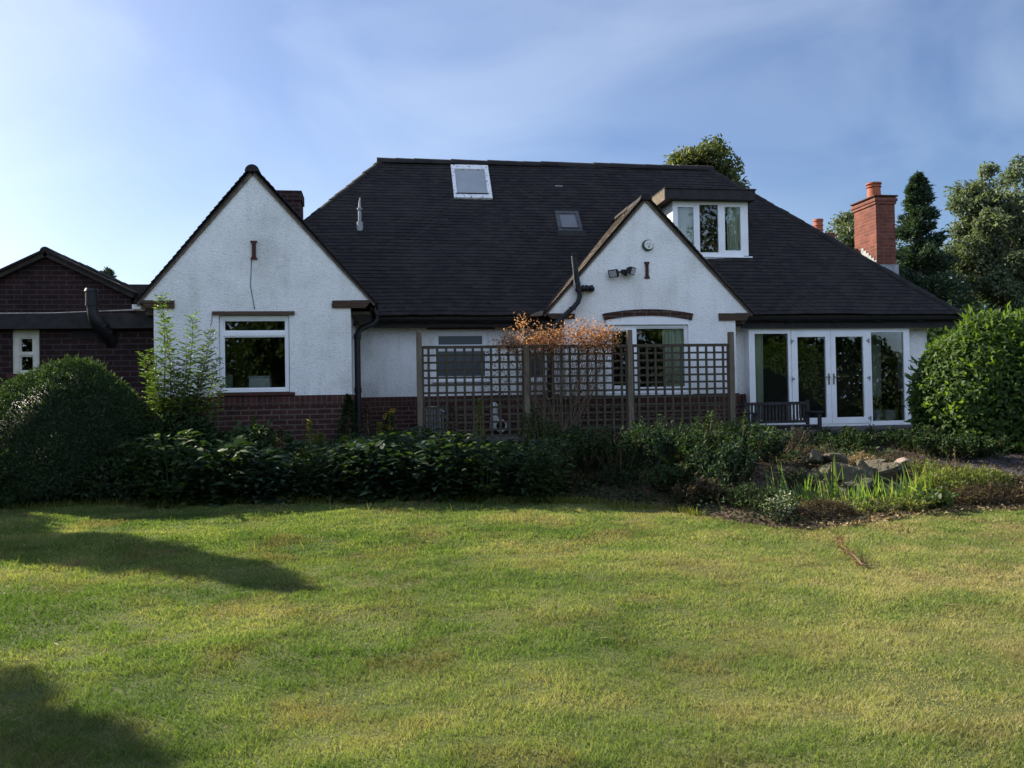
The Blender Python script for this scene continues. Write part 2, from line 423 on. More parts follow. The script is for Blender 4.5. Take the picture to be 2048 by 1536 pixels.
def glass_mat(name, tint, boost):
    m, n, b = newmat(name); l = n.links.new; n.nodes.remove(b)
    out = n.nodes['Material Output']
    tr = nd(n, 'ShaderNodeBsdfTransparent'); tr.inputs['Color'].default_value = (*tint, 1)
    gl = nd(n, 'ShaderNodeBsdfGlossy'); gl.inputs['Roughness'].default_value = 0.012; gl.inputs['Color'].default_value = (0.95, 0.97, 1, 1)
    fr = nd(n, 'ShaderNodeFresnel', IOR=1.5)
    mu = nd(n, 'ShaderNodeMath', operation='MULTIPLY_ADD'); mu.inputs[1].default_value = boost; mu.inputs[2].default_value = 0.01
    mu.use_clamp = True
    l(fr.outputs[0], mu.inputs[0])
    z = nd(n, 'ShaderNodeTexNoise', Scale=1.2, Detail=1); l(objco(n), z.inputs['Vector'])
    bp = nd(n, 'ShaderNodeBump', Strength=0.06, Distance=0.05); l(z.outputs['Fac'], bp.inputs['Height']); l(bp.outputs['Normal'], gl.inputs['Normal'])
    mx = nd(n, 'ShaderNodeMixShader'); l(mu.outputs[0], mx.inputs[0]); l(tr.outputs[0], mx.inputs[1]); l(gl.outputs[0], mx.inputs[2])
    l(mx.outputs[0], out.inputs['Surface'])
glass_mat('glass', (0.85, 0.88, 0.86), 1.25)
m, n, b = newmat('frosted_glass')
b.inputs['Base Color'].default_value = (0.045, 0.06, 0.07, 1); b.inputs['Roughness'].default_value = 0.28; b.inputs['Specular IOR Level'].default_value = 0.6

def leaf_mat(name, stops, trans=0.35, rough=0.5, spec=0.4, tcol=None, patch=None):
    m, n, b = newmat(name); l = n.links.new
    out = n.nodes['Material Output']
    a = nd(n, 'ShaderNodeAttribute', attribute_name='v')
    r = ramp(n, stops); l(a.outputs['Fac'], r.inputs['Fac'])
    col = r.outputs['Color']
    if patch:
        z = nd(n, 'ShaderNodeTexNoise', Scale=patch[0], Detail=3, Roughness=0.6); l(objco(n), z.inputs['Vector'])
        pr = ramp(n, [(patch[1], (0, 0, 0)), (patch[2], (1, 1, 1))]); l(z.outputs['Fac'], pr.inputs['Fac'])
        r2 = ramp(n, patch[3]); l(a.outputs['Fac'], r2.inputs['Fac'])
        mx = nd(n, 'ShaderNodeMix', data_type='RGBA'); l(pr.outputs['Color'], mx.inputs[0]); l(col, mx.inputs[6]); l(r2.outputs['Color'], mx.inputs[7])
        col = mx.outputs[2]
    l(col, b.inputs['Base Color'])
    b.inputs['Roughness'].default_value = rough; b.inputs['Specular IOR Level'].default_value = spec
    t = nd(n, 'ShaderNodeBsdfTranslucent')
    hs = nd(n, 'ShaderNodeMix', data_type='RGBA', blend_type='MULTIPLY'); hs.inputs[0].default_value = 1
    l(col, hs.inputs[6]); hs.inputs[7].default_value = (*(tcol or (1.5, 1.7, 0.6)), 1)
    l(hs.outputs[2], t.inputs['Color'])
    ms = nd(n, 'ShaderNodeMixShader'); ms.inputs[0].default_value = trans
    l(b.outputs[0], ms.inputs[1]); l(t.outputs[0], ms.inputs[2]); l(ms.outputs[0], out.inputs['Surface'])
G = lambda a, b_, c: [(0, a), (0.5, b_), (1, c)]
leaf_mat('leaf_dark', G((0.014, 0.027, 0.013), (0.027, 0.049, 0.021), (0.052, 0.084, 0.035)), 0.25, spec=0.12, rough=0.65)
leaf_mat('leaf_mid', G((0.020, 0.036, 0.012), (0.036, 0.062, 0.019), (0.064, 0.10, 0.03)), 0.38, spec=0.25, tcol=(1.5, 1.6, 0.6))
leaf_mat('leaf_laurel', G((0.024, 0.050, 0.013), (0.044, 0.084, 0.020), (0.086, 0.134, 0.034)), 0.45, tcol=(2.1, 2.1, 0.5), rough=0.55, spec=0.2)
leaf_mat('leaf_ash', G((0.060, 0.082, 0.048), (0.098, 0.126, 0.072), (0.15, 0.18, 0.11)), 0.4, tcol=(1.3, 1.4, 0.7), spec=0.3)
leaf_mat('leaf_maple', G((0.052, 0.070, 0.024), (0.09, 0.110, 0.038), (0.15, 0.165, 0.060)), 0.4, tcol=(1.4, 1.4, 0.6), spec=0.3)
leaf_mat('leaf_bright', G((0.034, 0.064, 0.016), (0.062, 0.108, 0.025), (0.105, 0.160, 0.038)), 0.45, tcol=(1.5, 1.6, 0.5))
leaf_mat('leaf_iris', [(0, (0.07, 0.13, 0.03)), (0.6, (0.13, 0.21, 0.045)), (0.85, (0.24, 0.29, 0.07)), (1, (0.36, 0.32, 0.14))], 0.45, tcol=(1.5, 1.6, 0.6))
leaf_mat('leaf_yellow', G((0.06, 0.085, 0.02), (0.11, 0.13, 0.03), (0.20, 0.20, 0.05)), 0.4)
leaf_mat('leaf_blue', G((0.017, 0.034, 0.022), (0.030, 0.056, 0.034), (0.056, 0.094, 0.056)), 0.22, spec=0.14, rough=0.62)
leaf_mat('leaf_yew', G((0.012, 0.024, 0.011), (0.024, 0.044, 0.018), (0.06, 0.095, 0.036)), 0.3, rough=0.55, spec=0.2)
leaf_mat('leaf_conifer', G((0.026, 0.046, 0.034), (0.046, 0.074, 0.052), (0.076, 0.112, 0.076)), 0.2, rough=0.6, spec=0.2)
leaf_mat('leaf_dry', G((0.22, 0.11, 0.05), (0.36, 0.20, 0.10), (0.50, 0.32, 0.18)), 0.45, rough=0.8, tcol=(1.3, 1.1, 0.8))
leaf_mat('needle_rust', G((0.08, 0.035, 0.018), (0.15, 0.065, 0.03), (0.24, 0.12, 0.06)), 0.25, rough=0.8, tcol=(1.2, 1.1, 0.8))
leaf_mat('leaf_brown', G((0.030, 0.024, 0.014), (0.060, 0.046, 0.025), (0.12, 0.088, 0.048)), 0.3, rough=0.8, tcol=(1.2, 1.1, 0.8))
leaf_mat('leaf_straw', G((0.16, 0.12, 0.06), (0.28, 0.21, 0.11), (0.42, 0.34, 0.20)), 0.3, rough=0.8, tcol=(1.2, 1.1, 0.8))
leaf_mat('leaf_variegated', [(0, (0.02, 0.04, 0.02)), (0.58, (0.045, 0.08, 0.035)), (0.66, (0.22, 0.25, 0.18)), (1, (0.36, 0.39, 0.30))], 0.25)
leaf_mat('petal_yellow', G((0.35, 0.22, 0.01), (0.50, 0.33, 0.02), (0.6, 0.42, 0.03)), 0.4, tcol=(1.2, 1.2, 0.6))
leaf_mat('grass', [(0, (0.060, 0.107, 0.029)), (0.34, (0.120, 0.180, 0.048)), (0.57, (0.20, 0.242, 0.078)), (0.78, (0.30, 0.292, 0.122)), (1, (0.39, 0.335, 0.18))], 0.42, rough=0.6, spec=0.2, tcol=(1.12, 1.22, 0.52),
         patch=(1.5, 0.49, 0.70, G((0.095, 0.085, 0.038), (0.22, 0.185, 0.09), (0.36, 0.295, 0.16))))
leaf_mat('grass_tall', G((0.075, 0.10, 0.015), (0.13, 0.15, 0.03), (0.26, 0.24, 0.08)), 0.45, rough=0.6, spec=0.25, tcol=(1.4, 1.5, 0.55))
noise_mat('lawn_soil', [(0.30, (0.040, 0.056, 0.013)), (0.5, (0.064, 0.075, 0.019)), (0.70, (0.10, 0.092, 0.033))], 0.9, 1.0, bump=0.6, bscale=60, dist=0.02)

# ------------------------------------------------------------------ ground
EDGE = [(-14, 12.4), (-6, 12.0), (-3, 11.75), (0, 11.3), (1.46, 11.0), (2.6, 10.6), (3.2, 10.2), (3.75, 9.2), (4.2, 8.55), (4.9, 8.4), (5.5, 8.8), (6.2, 8.95), (7.2, 9.0), (8.0, 9.15), (14, 9.6)]
ex, ey = np.array([e[0] for e in EDGE]), np.array([e[1] for e in EDGE])
def edge_y(x): return np.interp(x, ex, ey) + 0.05*np.sin(3.1*np.asarray(x)) + 0.03*np.sin(7.7*np.asarray(x)+1)
def lawn_z(x, y):
    x = np.asarray(x, float); y = np.asarray(y, float)
    return 0.04*np.clip(y-4.2, 0, 8) + 0.012*np.sin(1.3*x+0.7*y) + 0.010*np.sin(2.9*x-1.7*y+1) + 0.006*np.sin(5.1*y+0.8*x)
def bed_z(x, y):
    x = np.asarray(x, float); y = np.asarray(y, float)
    e = edge_y(x); t = np.clip((y-e)/3.0, 0, 1); t = t*t*(3-2*t); b = lawn_z(x, e)
    hol = np.clip((x-4.3)/.5, 0, 1)*np.clip((8.2-x)/.8, 0, 1)*np.clip((10.75-y)/.55, 0, 1); t = t*(1-hol)
    bump = 0.03*np.sin(4*x+1.1*y)*np.sin(3.3*y-x)+0.015*np.sin(11*x)*np.sin(9*y)
    k = np.clip((y-e)/0.5, 0, 1)
    return b + 0.004 + 0.05*k + (0.60-b)*t + bump*k*(1-np.clip((y-14.5), 0, 1))
def grid_mesh(name, xs, ys, zf, mat, mask=None):
    X, Y = np.meshgrid(xs, ys, indexing='ij'); Z = zf(X, Y)
    V = np.stack([X, Y, Z], -1).reshape(-1, 3); nx, ny = len(xs), len(ys)
    i, j = np.meshgrid(np.arange(nx-1), np.arange(ny-1), indexing='ij'); a = (i*ny+j).ravel()
    F = np.stack([a, a+ny, a+ny+1, a+1], 1)
    me = np_mesh(name, V, F); me.polygons.foreach_set('use_smooth', [True]*len(me.polygons))
    o = link(name, me, mat); o['kind'] = 'structure'; return o
gx = np.concatenate([[-900, -300, -100, -50, -30], np.linspace(-20, 20, 161), [30, 50, 100, 300, 900]])
gy = np.concatenate([[-400, -100, -40, -20], np.linspace(-8, 14, 111), [20, 30, 60, 150, 400, 1200]])
grid_mesh('lawn', gx, gy, lawn_z, M['lawn_soil'])
# the raised bed and terrace follow the lawn edge
bx = np.linspace(-14, 14, 281); bt = np.concatenate([np.linspace(0, 1, 51), np.linspace(1.06, 1.5, 8)])
BX, BT = np.meshgrid(bx, bt, indexing='ij')
BY = edge_y(BX) + BT*(16.0-edge_y(BX)); BZ = bed_z(BX, BY); BZ[:, 0] -= 0.02
V = np.stack([BX, BY, BZ], -1).reshape(-1, 3); ny = len(bt)
i, j = np.meshgrid(np.arange(len(bx)-1), np.arange(ny-1), indexing='ij'); a = (i*ny+j).ravel()
bme = np_mesh('flower_bed', V, np.stack([a, a+ny, a+ny+1, a+1], 1)); bme.polygons.foreach_set('use_smooth', [True]*len(bme.polygons))
tag(link('flower_bed', bme, M['soil']), kind='structure')
# gravel path at the right
px_ = np.linspace(7.7, 13.5, 40); pt = np.linspace(0, 1, 16)
QX, QT = np.meshgrid(px_, pt, indexing='ij'); QY = 10.1+0.25*np.sin(QX)+QT*(2.6+0.1*QX); QZ = bed_z(QX, QY)+0.012
V = np.stack([QX, QY, QZ], -1).reshape(-1, 3); i, j = np.meshgrid(np.arange(39), np.arange(15), indexing='ij'); a = (i*16+j).ravel()
tag(link('path', np_mesh('path', V, np.stack([a, a+16, a+17, a+1], 1)), M['gravel']), kind='structure')

# ------------------------------------------------------------------ house
house = root('house', 'white roughcast bungalow with two front gables, dark tiled roof and flat topped dormer', 'house', (3.5, 17.5, 0.6))
YG, YR, YM, YB = 14.3, 16.0, 16.6, 16.38      # left gable, right gable, main wall, bay planes
EAVE_Y, EAVE_Z, RIDGE_Y, RIDGE_Z = 16.25, 3.2, 19.45, 7.0
FLOOR = 0.93
def wall_strips(mb, y, x0, x1, z0, top, breaks=(), holes=(), depth=0.22, tops=None):
    tp = top if callable(top) else (lambda x: top)
    xs = sorted({x0, x1, *[b for b in breaks if x0 < b < x1], *[h[0] for h in holes], *[h[1] for h in holes]})
    for a, b in zip(xs[:-1], xs[1:]):
        if b-a < 1e-6: continue
        hs = sorted([h for h in holes if h[0] <= a+1e-6 and h[1] >= b-1e-6], key=lambda h: h[2]); z = z0
        for h in hs:
            if h[2] > z+1e-6: mb.poly([(a, y, z), (b, y, z), (b, y, h[2]), (a, y, h[2])])
            z = h[3]
        mb.poly([(a, y, z), (b, y, z), (b, y, tp(b)), (a, y, tp(a))])
    for hx0, hx1, hz0, hz1 in holes:
        y2 = y+depth
        mb.poly([(hx0, y, hz0), (hx0, y, hz1), (hx0, y2, hz1), (hx0, y2, hz0)])
        mb.poly([(hx1, y, hz0), (hx1, y2, hz0), (hx1, y2, hz1), (hx1, y, hz1)])
        mb.poly([(hx0, y, hz1), (hx1, y, hz1), (hx1, y2, hz1), (hx0, y2, hz1)])
        mb.poly([(hx0, y, hz0), (hx0, y2, hz0), (hx1, y2, hz0), (hx1, y, hz0)])
def frame(mb, x0, x1, z0, z1, holes, y, depth=0.06):
    wall_strips(mb, y, x0, x1, z0, z1, holes=holes, depth=depth)
    wall_strips(mb, y+depth, x0, x1, z0, z1, holes=holes, depth=0.0)
    for xx in (x0, x1): mb.poly([(xx, y, z0), (xx, y+depth, z0), (xx, y+depth, z1), (xx, y, z1)])
    for zz in (z0, z1): mb.poly([(x0, y, zz), (x1, y, zz), (x1, y+depth, zz), (x0, y+depth, zz)])
def rectp(px0, px1, py0, py1, Y):
    a = P(px0, py0, Y); b = P(px1, py1, Y); return (a[0], b[0], b[2], a[2])
def window(name, outer, panes, y, parent=house, glass='glass', mat='upvc', sashes=True):
    mb = MB(); frame(mb, outer[0], outer[1], outer[2], outer[3], panes, y)
    wn = mb.build(name, M[mat], parent)
    if sashes:
        for p in panes:   # inner bead round every pane
            t = 0.022; s = MB(); q = (p[0]+t, p[1]-t, p[2]+t, p[3]-t)
            frame(s, p[0]+.0005, p[1]-.0005, p[2]+.0005, p[3]-.0005, [q], y+0.014, 0.04); s.build('bead', M[mat], wn)
    for p in panes:
        MB().box(p[0]+.002, p[1]-.002, y+0.034, y+0.040, p[2]+.002, p[3]-.002).build('pane', M[glass if isinstance(glass, str) else glass[panes.index(p)]], wn)
    return wn
def curtain(x0, x1, z0, z1, y, parent, waves=7, gather=0.0):
    n = 60; k = 14; vs = []; fs = []
    for j in range(k+1):
        t = j/k; z = z1+(z0-z1)*t; xr = x1 - gather*(x1-x0)*t if gather >= 0 else x1; xl = x0 - gather*(x1-x0)*t if gather < 0 else x0
        for i in range(n+1):
            s = i/n; vs.append((xl+(xr-xl)*s, y+0.028*sin(s*waves*2*pi+0.5*sin(3*t))+0.01*sin(17*s), z))
    for j in range(k):
        for i in range(n): a = j*(n+1)+i; fs.append((a, a+1, a+n+2, a+n+1))
    mb = MB(); mb.add(vs, fs); return mb.build('curtain', M['curtain'], parent, smooth=True)

# -- walls
XL, XR, XL2, XR2, AX, AZ = -3.60, -0.52, -3.79, -0.19, -2.05, 5.37
GX0, GX1, GXL, GXR, GAX, GAZ = 3.42, 6.85, 3.08, 7.15, 5.06, 5.43
H1 = rectp(437, 580, 630, 784, YG); H1 = (H1[0], H1[1], H1[2], H1[3])
H2 = rectp(868, 978, 662, 760, YM); H3 = rectp(1036, 1094, 662, 760, YM)
H4 = rectp(1212, 1379, 650, 786, YR)
BAY = rectp(1497, 1823, 657, 851, YB)
PL = 1.72
mb = MB()
wall_strips(mb, YG, XL, XR, PL, 3.27, holes=[H1])
wall_strips(mb, YG, XL2, XR2, 3.27, lambda x: AZ-(AZ-3.27)*abs(x-AX)/((XR2-AX) if x > AX else (AX-XL2)), breaks=[AX])
mb.poly([(XR, YG, PL), (XR, YM, PL), (XR, YM, 3.2), (XR, YG, 3.2)])
mb.poly([(XL, YG, 0.5), (XL, 22.3, 0.5), (XL, 22.3, 3.2), (XL, YG, 3.2)])
mb.box(XL+.24, XR-.24, YG+.22, YG+.225, 3.03, 3.27)
wl = mb.build('wall', M['roughcast'], house)
mb = MB()
wall_strips(mb, YM, XR, GX0, 1.68, 3.12, holes=[H2, H3])
mb.build('wall', M['roughcast'], house)
mb = MB()
ARCH_X0, ARCH_X1, ARCH_Z0, ARCH_Z1 = H4[0], H4[1], PZ(1212, 648, YR), PZ(1295, 630, YR)
wall_strips(mb, YR, GX0, GX1, 1.64, 3.215, holes=[H4], depth=0.2)
wall_strips(mb, YR, GXL, GXR, 3.215, lambda x: GAZ-(GAZ-3.215)*abs(x-GAX)/((GXR-GAX) if x > GAX else (GAX-GXL)), breaks=[GAX])
for xx in (GX0, GX1): mb.poly([(xx, YR, 1.64), (xx, YM, 1.64), (xx, YM, 3.2), (xx, YR, 3.2)])
mb.build('wall', M['roughcast'], house)
mb = MB()
RX = 11.35
wall_strips(mb, YM, GX1, RX, 1.62, 3.12, holes=[(BAY[0], BAY[1], 1.62, 3.0)])
mb.poly([(RX, YM, 0.5), (RX, 22.3, 0.5), (RX, 22.3, 3.2), (RX, YM, 3.2)])
mb.poly([(XL, 22.3, 0.5), (RX, 22.3, 0.5), (RX, 22.3, 3.2), (XL, 22.3, 3.2)])
mb.build('wall', M['roughcast'], house)
# -- brick plinths, 2.5 cm proud, with a soldier course on top
def plinth(x0, x1, y, ztop, holes=()):
    for (a, b) in holes or [(x0, x1)]:
        mb = MB(); sd = MB()
        mb.box(a, b, y-.025, y+.10, 0.3, ztop-0.17); sd.box(a-.004, b+.004, y-.034, y+.10, ztop-0.17, ztop); mb.build('plinth', M['brick'], house); sd.build('plinth_course', M['brick_soldier'], house)
plinth(XL-.02, XR+.025, YG, PL); MB().box(XR-.1, XR+.021, YG+.11, YM-.03, 0.3, PL-.173).build('plinth', M['brick'], house); MB().box(XR-.1, XR+.026, YG+.11, YM-.03, PL-.172, PL-.002).build('plinth_course', M['brick_soldier'], house)
plinth(XR+.03, GX0-.03, YM, 1.68); plinth(GX0-.025, GX1+.025, YR, 1.64)
MB().box(GX1-.1, GX1+.02, YR+.11, YM-.04, 0.3, 1.46).build('plinth', M['brick'], house)
plinth(0, 0, YM, 1.62, holes=[(GX1+.03, BAY[0]-.01), (BAY[1]+.01, RX)])
MB().box(BAY[0]-.005, BAY[1]+.3, YB+.03, YM+.02, 0.3, BAY[2]-.052).build('plinth', M['brick'], house)
# -- rooms behind the glass
mb = MB()
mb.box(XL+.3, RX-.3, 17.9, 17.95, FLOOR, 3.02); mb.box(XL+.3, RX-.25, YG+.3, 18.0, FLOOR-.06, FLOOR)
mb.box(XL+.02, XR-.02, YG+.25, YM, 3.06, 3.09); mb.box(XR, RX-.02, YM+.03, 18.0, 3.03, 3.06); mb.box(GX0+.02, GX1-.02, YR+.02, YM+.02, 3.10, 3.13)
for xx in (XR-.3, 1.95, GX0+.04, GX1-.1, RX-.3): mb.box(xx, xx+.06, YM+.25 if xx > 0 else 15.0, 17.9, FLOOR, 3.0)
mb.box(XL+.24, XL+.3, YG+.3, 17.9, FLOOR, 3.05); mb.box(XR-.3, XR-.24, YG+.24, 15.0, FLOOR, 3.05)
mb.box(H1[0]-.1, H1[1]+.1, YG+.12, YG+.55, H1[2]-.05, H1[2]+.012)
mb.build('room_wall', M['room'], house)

# -- roofs of real tiles
def tiles(mb, O, u, v, n, intervals, vmax, gauge=0.1, tw=0.165, lift=0.020):
    O, u, v, n = Vector(O), Vector(u).normalized(), Vector(v).normalized(), Vector(n).normalized()
    rows = int(vmax/gauge)
    for r in range(rows):
        v0 = r*gauge; v1 = min(v0+gauge*1.25, vmax)
        wob = random.uniform(-.004, .004)
        for (a, b) in intervals(v0+gauge*.5):
            k0 = math.floor(a/tw)-1; k1 = math.ceil(b/tw)+1; off = tw/2 if r % 2 else 0
            for k in range(k0, k1):
                x0, x1 = max(a, k*tw+off+.0015), min(b, (k+1)*tw+off-.0015)
                if x1-x0 < .02: continue
                l = lift+random.uniform(-.002, .003); dv = random.uniform(-.005, .005)+wob
                s = 0.012*sin(x0*.9+v0*.7)+0.008*sin(x0*2.3-v0*1.9); l1 = l+random.uniform(-.0015, .0015)
                q = lambda x, y, h: O+u*x+v*y+n*(h+s)
                mb.add([q(x0, v0+dv, -.004), q(x0, v0+dv, l), q(x0, v1, .006), q(x1, v0+dv, -.004), q(x1, v0+dv, l1), q(x1, v1, .006)],
                       [(1, 4, 5, 2), (0, 3, 4, 1), (0, 1, 2), (3, 5, 4)], random.random())
def ridge_tiles(mb, p0, p1, r=0.12, seg=0.42, up=(0, 0, 1), half=pi*0.5):
    p0, p1 = Vector(p0), Vector(p1); d = (p1-p0); Ln = d.length; d.normalize(); up = Vector(up); sx = d.cross(up).normalized(); up = sx.cross(d)
    k = max(1, round(Ln/seg)); nn = 10
    for i in range(k):
        a = p0+d*(Ln*i/k); b = p0+d*(Ln*(i+1)/k+.01); vs = []
        r0_, r1_ = r*(1.03+random.uniform(-.03, .03)), r*.96; jz = random.uniform(-.008, .008)
        for (c, rr) in ((a, r0_), (b, r1_)):
            for j in range(nn+1):
                t = -half+2*half*j/nn; vs.append(c+sx*rr*sin(t)+up*(rr*cos(t)-r*.35+jz))
        fs = [(j, j+1, nn+2+j, nn+1+j) for j in range(nn)]+[tuple(range(nn, -1, -1)), tuple(range(nn+1, 2*nn+2))]
        mb.add(vs, fs, random.random())
SL = sqrt(3.2**2+3.8**2); rv = Vector((0, 3.2, 3.8)).normalized(); rn = Vector((0, -3.8, 3.2)).normalized(); ru = Vector((1, 0, 0))
def roofpt(px, py):
    d = Vector(ray(px, py)); o = Vector((0, EAVE_Y, EAVE_Z)); t = (o-Vector(CAMLOC)).dot(rn)/d.dot(rn); return Vector(CAMLOC)+d*t
def roofuv(px, py): p = roofpt(px, py); return p.x, (p-Vector((0, EAVE_Y, EAVE_Z))).dot(rv)
HL0, HL1, HR0, HR1 = -3.5, 0.02, 11.9, 7.72
du0, dv0 = roofuv(1347, 517); du1, _ = roofuv(1496, 517)
def main_iv(vv):
    t = vv/SL; a, b = HL0+(HL1-HL0)*t, HR0+(HR1-HR0)*t
    if vv > dv0+.02 and vv < dv0+1.75: return [(a, du0+.1), (du1-.1, b)]
    return [(a, b)]
mb = MB(); tiles(mb, (0, EAVE_Y-.03, EAVE_Z), ru, rv, rn, main_iv, SL, gauge=0.105)
roof = mb.build('roof', M['roof_tile'], house)
mb = MB()
c = -rn*0.03
A, B, C_, D = Vector((HL0, EAVE_Y, EAVE_Z)), Vector((HR0, EAVE_Y, EAVE_Z)), Vector((HR1, RIDGE_Y, RIDGE_Z)), Vector((HL1, RIDGE_Y, RIDGE_Z))
E_, F_ = Vector((HL0, 22.65, EAVE_Z)), Vector((HR0, 22.65, EAVE_Z))
dz = Vector((0, 0, -.05))
# deck under the tiles, left open inside the dormer
dx0, dx1 = du0+.12, du1-.12
def rp_(u_, v_): return Vector((u_, EAVE_Y, EAVE_Z))+rv*v_+dz
va, vb = dv0+.05, dv0+1.7
def hipx(v_): t = v_/SL; return HL0+(HL1-HL0)*t, HR0+(HR1-HR0)*t
mb.poly([A+dz, B+dz, rp_(hipx(va)[1], va), rp_(hipx(va)[0], va)])
mb.poly([rp_(hipx(va)[0], va), rp_(dx0, va), rp_(dx0, vb), rp_(hipx(vb)[0], vb)])
mb.poly([rp_(dx1, va), rp_(hipx(va)[1], va), rp_(hipx(vb)[1], vb), rp_(dx1, vb)])
mb.poly([rp_(hipx(vb)[0], vb), rp_(hipx(vb)[1], vb), C_+dz, D+dz])
for q in ([B, F_, C_], [F_, E_, D, C_], [E_, A, D]): mb.poly([p+dz for p in q])
mb.poly([A+dz*2, E_+dz*2, F_+dz*2, B+dz*2])
mb.build('roof_deck', M['roof_deck'], roof)
mb = MB()
ridge_tiles(mb, D+Vector((-.1, 0, .0)), C_+Vector((.1, 0, .0)), 0.13)
mb.build('ridge_tile', M['roof_tile'], roof)
mb = MB()
ridge_tiles(mb, B+Vector((0, 0, -.01)), C_+Vector((0, 0, -.02)), 0.11, 0.2)
mb.build('hip_tile', M['roof_tile'], roof)
mb = MB()
ridge_tiles(mb, A, D+Vector((0, 0, -.02)), 0.11, 0.2)
mb.build('hip_tile', M['roof_tile'], roof)

def gable_roof(y0, y1, ax, az, exl, exr, ez, mat):
    t_ = MB(); dk = MB(); rd_ = MB(); vm = MB()
    for ex_, sgn in ((exl, -1), (exr, 1)):
        v = Vector((ax-ex_, 0, az-ez)); vl = v.length; v.normalize(); nn = Vector((-v.z*(1 if ax > ex_ else -1), 0, abs(v.x)))
        ivs = lambda vv: [(0, y1-y0)]
        tiles(t_, (ex_, y0, ez), (0, 1, 0), v, nn, ivs, vl, gauge=0.103)
        p = [Vector((ex_, y0+.02, ez)), Vector((ax, y0+.02, az)), Vector((ax, y1, az)), Vector((ex_, y1, ez))]
        dk.add([q+nn*-.012 for q in p]+[q+nn*-.03 for q in p], [(0,1,2,3), (7,6,5,4), (0,4,5,1), (1,5,6,2), (2,6,7,3), (3,7,4,0)])
        vm.add([p[0]-nn*.034+Vector((0,.012,0)), p[1]-nn*.034+Vector((0,.012,0)), p[1]-nn*.075+Vector((0,.012,0)), p[0]-nn*.06+Vector((0,.012,0)),
                p[0]-nn*.034+Vector((0,.1,0)), p[1]-nn*.034+Vector((0,.1,0)), p[1]-nn*.075+Vector((0,.1,0)), p[0]-nn*.06+Vector((0,.1,0))],
               [(0,1,2,3), (7,6,5,4), (0,4,5,1), (2,6,7,3), (3,7,4,0), (1,5,6,2)])
    rt = t_.build('gable_roof', M[mat], house)
    dk.build('roof_deck', M['roof_deck'], rt); vm.build('verge_mortar', M['verge_mortar'], rt)
    ridge_tiles(rd_, (ax, y0-.02, az-.035), (ax, y1, az-.035), 0.115, 0.45); rd_.build('ridge_tile', M['roof_tile'], rt)
    return rt
gable_roof(YG-.06, 18.4, AX, AZ+.045, XL2-.09, XR2+.09, 3.22, 'roof_tile')
gable_roof(YR-.06, 18.3, GAX, GAZ+.055, GXL-.08, GXR+.08, 3.19, 'verge_tile')

# -- corbels, soffits, fascia, gutters
def corbel(x0, x1, y, z0, z1, step):
    mb = MB(); nl = 5; h = (z1-z0)/nl
    for i in range(nl):
        s = step*(0.45+0.55*i/(nl-1))
        a, b = (x0, x1) if step == 0 else ((x0, x1-abs(step)*(1-i/(nl-1))*.45) if step > 0 else (x0+abs(step)*(1-i/(nl-1))*.45, x1))
        mb.box(a+random.uniform(-.006, .006), b, y-.035-.008*(i % 2), y+.15, z0+h*i+.002, z0+h*(i+1)-.004)
    mb.build('corbel', M['corbel_tile'], house)
corbel(PX(664, YG, 607), XR2+.01, YG, PZ(700, 616, YG), 3.265, .2); corbel(XL2-.01, PX(349, YG, 607), YG, PZ(300, 617, YG), 3.265, -.2)
corbel(GXL-.01, PX(1149, YR, 630), YR, PZ(1110, 638, YR), 3.21, -.2); corbel(PX(1437, YR, 632), GXR+.01, YR, PZ(1470, 641, YR), 3.21, .2)
mb = MB()
for bxs in ((XR+.003, XR2-.02, YG+.16, YM-.35, 3.05, 3.10), (XL2+.03, XL-.003, YG+.16, 18, 3.05, 3.10),
            (XR+.2, GX0-.005, EAVE_Y+.09, YM-.004, 3.0, 3.02), (GX1+.005, HR0-.05, EAVE_Y+.09, YM-.004, 2.99, 3.01),
            (GX1+.005, GXR-.03, YR+.16, EAVE_Y+.04, 3.02, 3.06), (GXL+.03, GX0-.005, YR+.16, EAVE_Y+.04, 3.02, 3.06)):
    MB().box(*bxs).build('soffit', M['brown_soffit'], house)
for bxs in ((XR2-.02, GXL+.05, EAVE_Y+.05, EAVE_Y+.075, 3.0, 3.19), (GXR-.05, HR0-.02, EAVE_Y+.05, EAVE_Y+.075, 2.93, 3.18), (XR2-.02, XR2, YG+.16, EAVE_Y+.04, 3.02, 3.2)):
    MB().box(*bxs).build('fascia', M['dark_board'], house)
def gutter(p0, p1, r=0.06):
    p0, p1 = Vector(p0), Vector(p1); d = (p1-p0).normalized(); sx = d.cross(Vector((0, 0, 1))).normalized(); mb = MB(); vs = []
    n = 8
    for p in (p0, p1):
        for rr in (r, r-.006):
            for j in range(n+1): t = pi*j/n; vs.append(p+sx*rr*cos(t)-Vector((0, 0, 1))*rr*sin(t))
    N = n+1; fs = []
    for j in range(n): fs += [(j, j+1, 2*N+j+1, 2*N+j), (N+j+1, N+j, 3*N+j, 3*N+j+1), (j, N+j, N+j+1, j+1), (2*N+j, 2*N+j+1, 3*N+j+1, 3*N+j)]
    fs += [(0, 2*N, 3*N, N), (n, N+n, 3*N+n, 2*N+n)]
    mb.add(vs, fs)
    k = max(2, int((p1-p0).length/.9))
    for i in range(k+1):
        q = p0+(p1-p0)*(i/k); mb.bar(q+Vector((0, 0, -.07)), q+Vector((0, 0, -.01))+sx*0, .03, .135, up=d)
    return mb.build('gutter', M['black_plastic'], house)
gutter((XR2+.05, EAVE_Y-.03, 3.15), (GXL-.02, EAVE_Y-.03, 3.13)); gutter((GXR+.02, EAVE_Y-.03, 3.13), (HR0, EAVE_Y-.03, 3.13))
gutter((XR2+.07, YG+.0, 3.15), (XR2+.07, EAVE_Y-.1, 3.13))
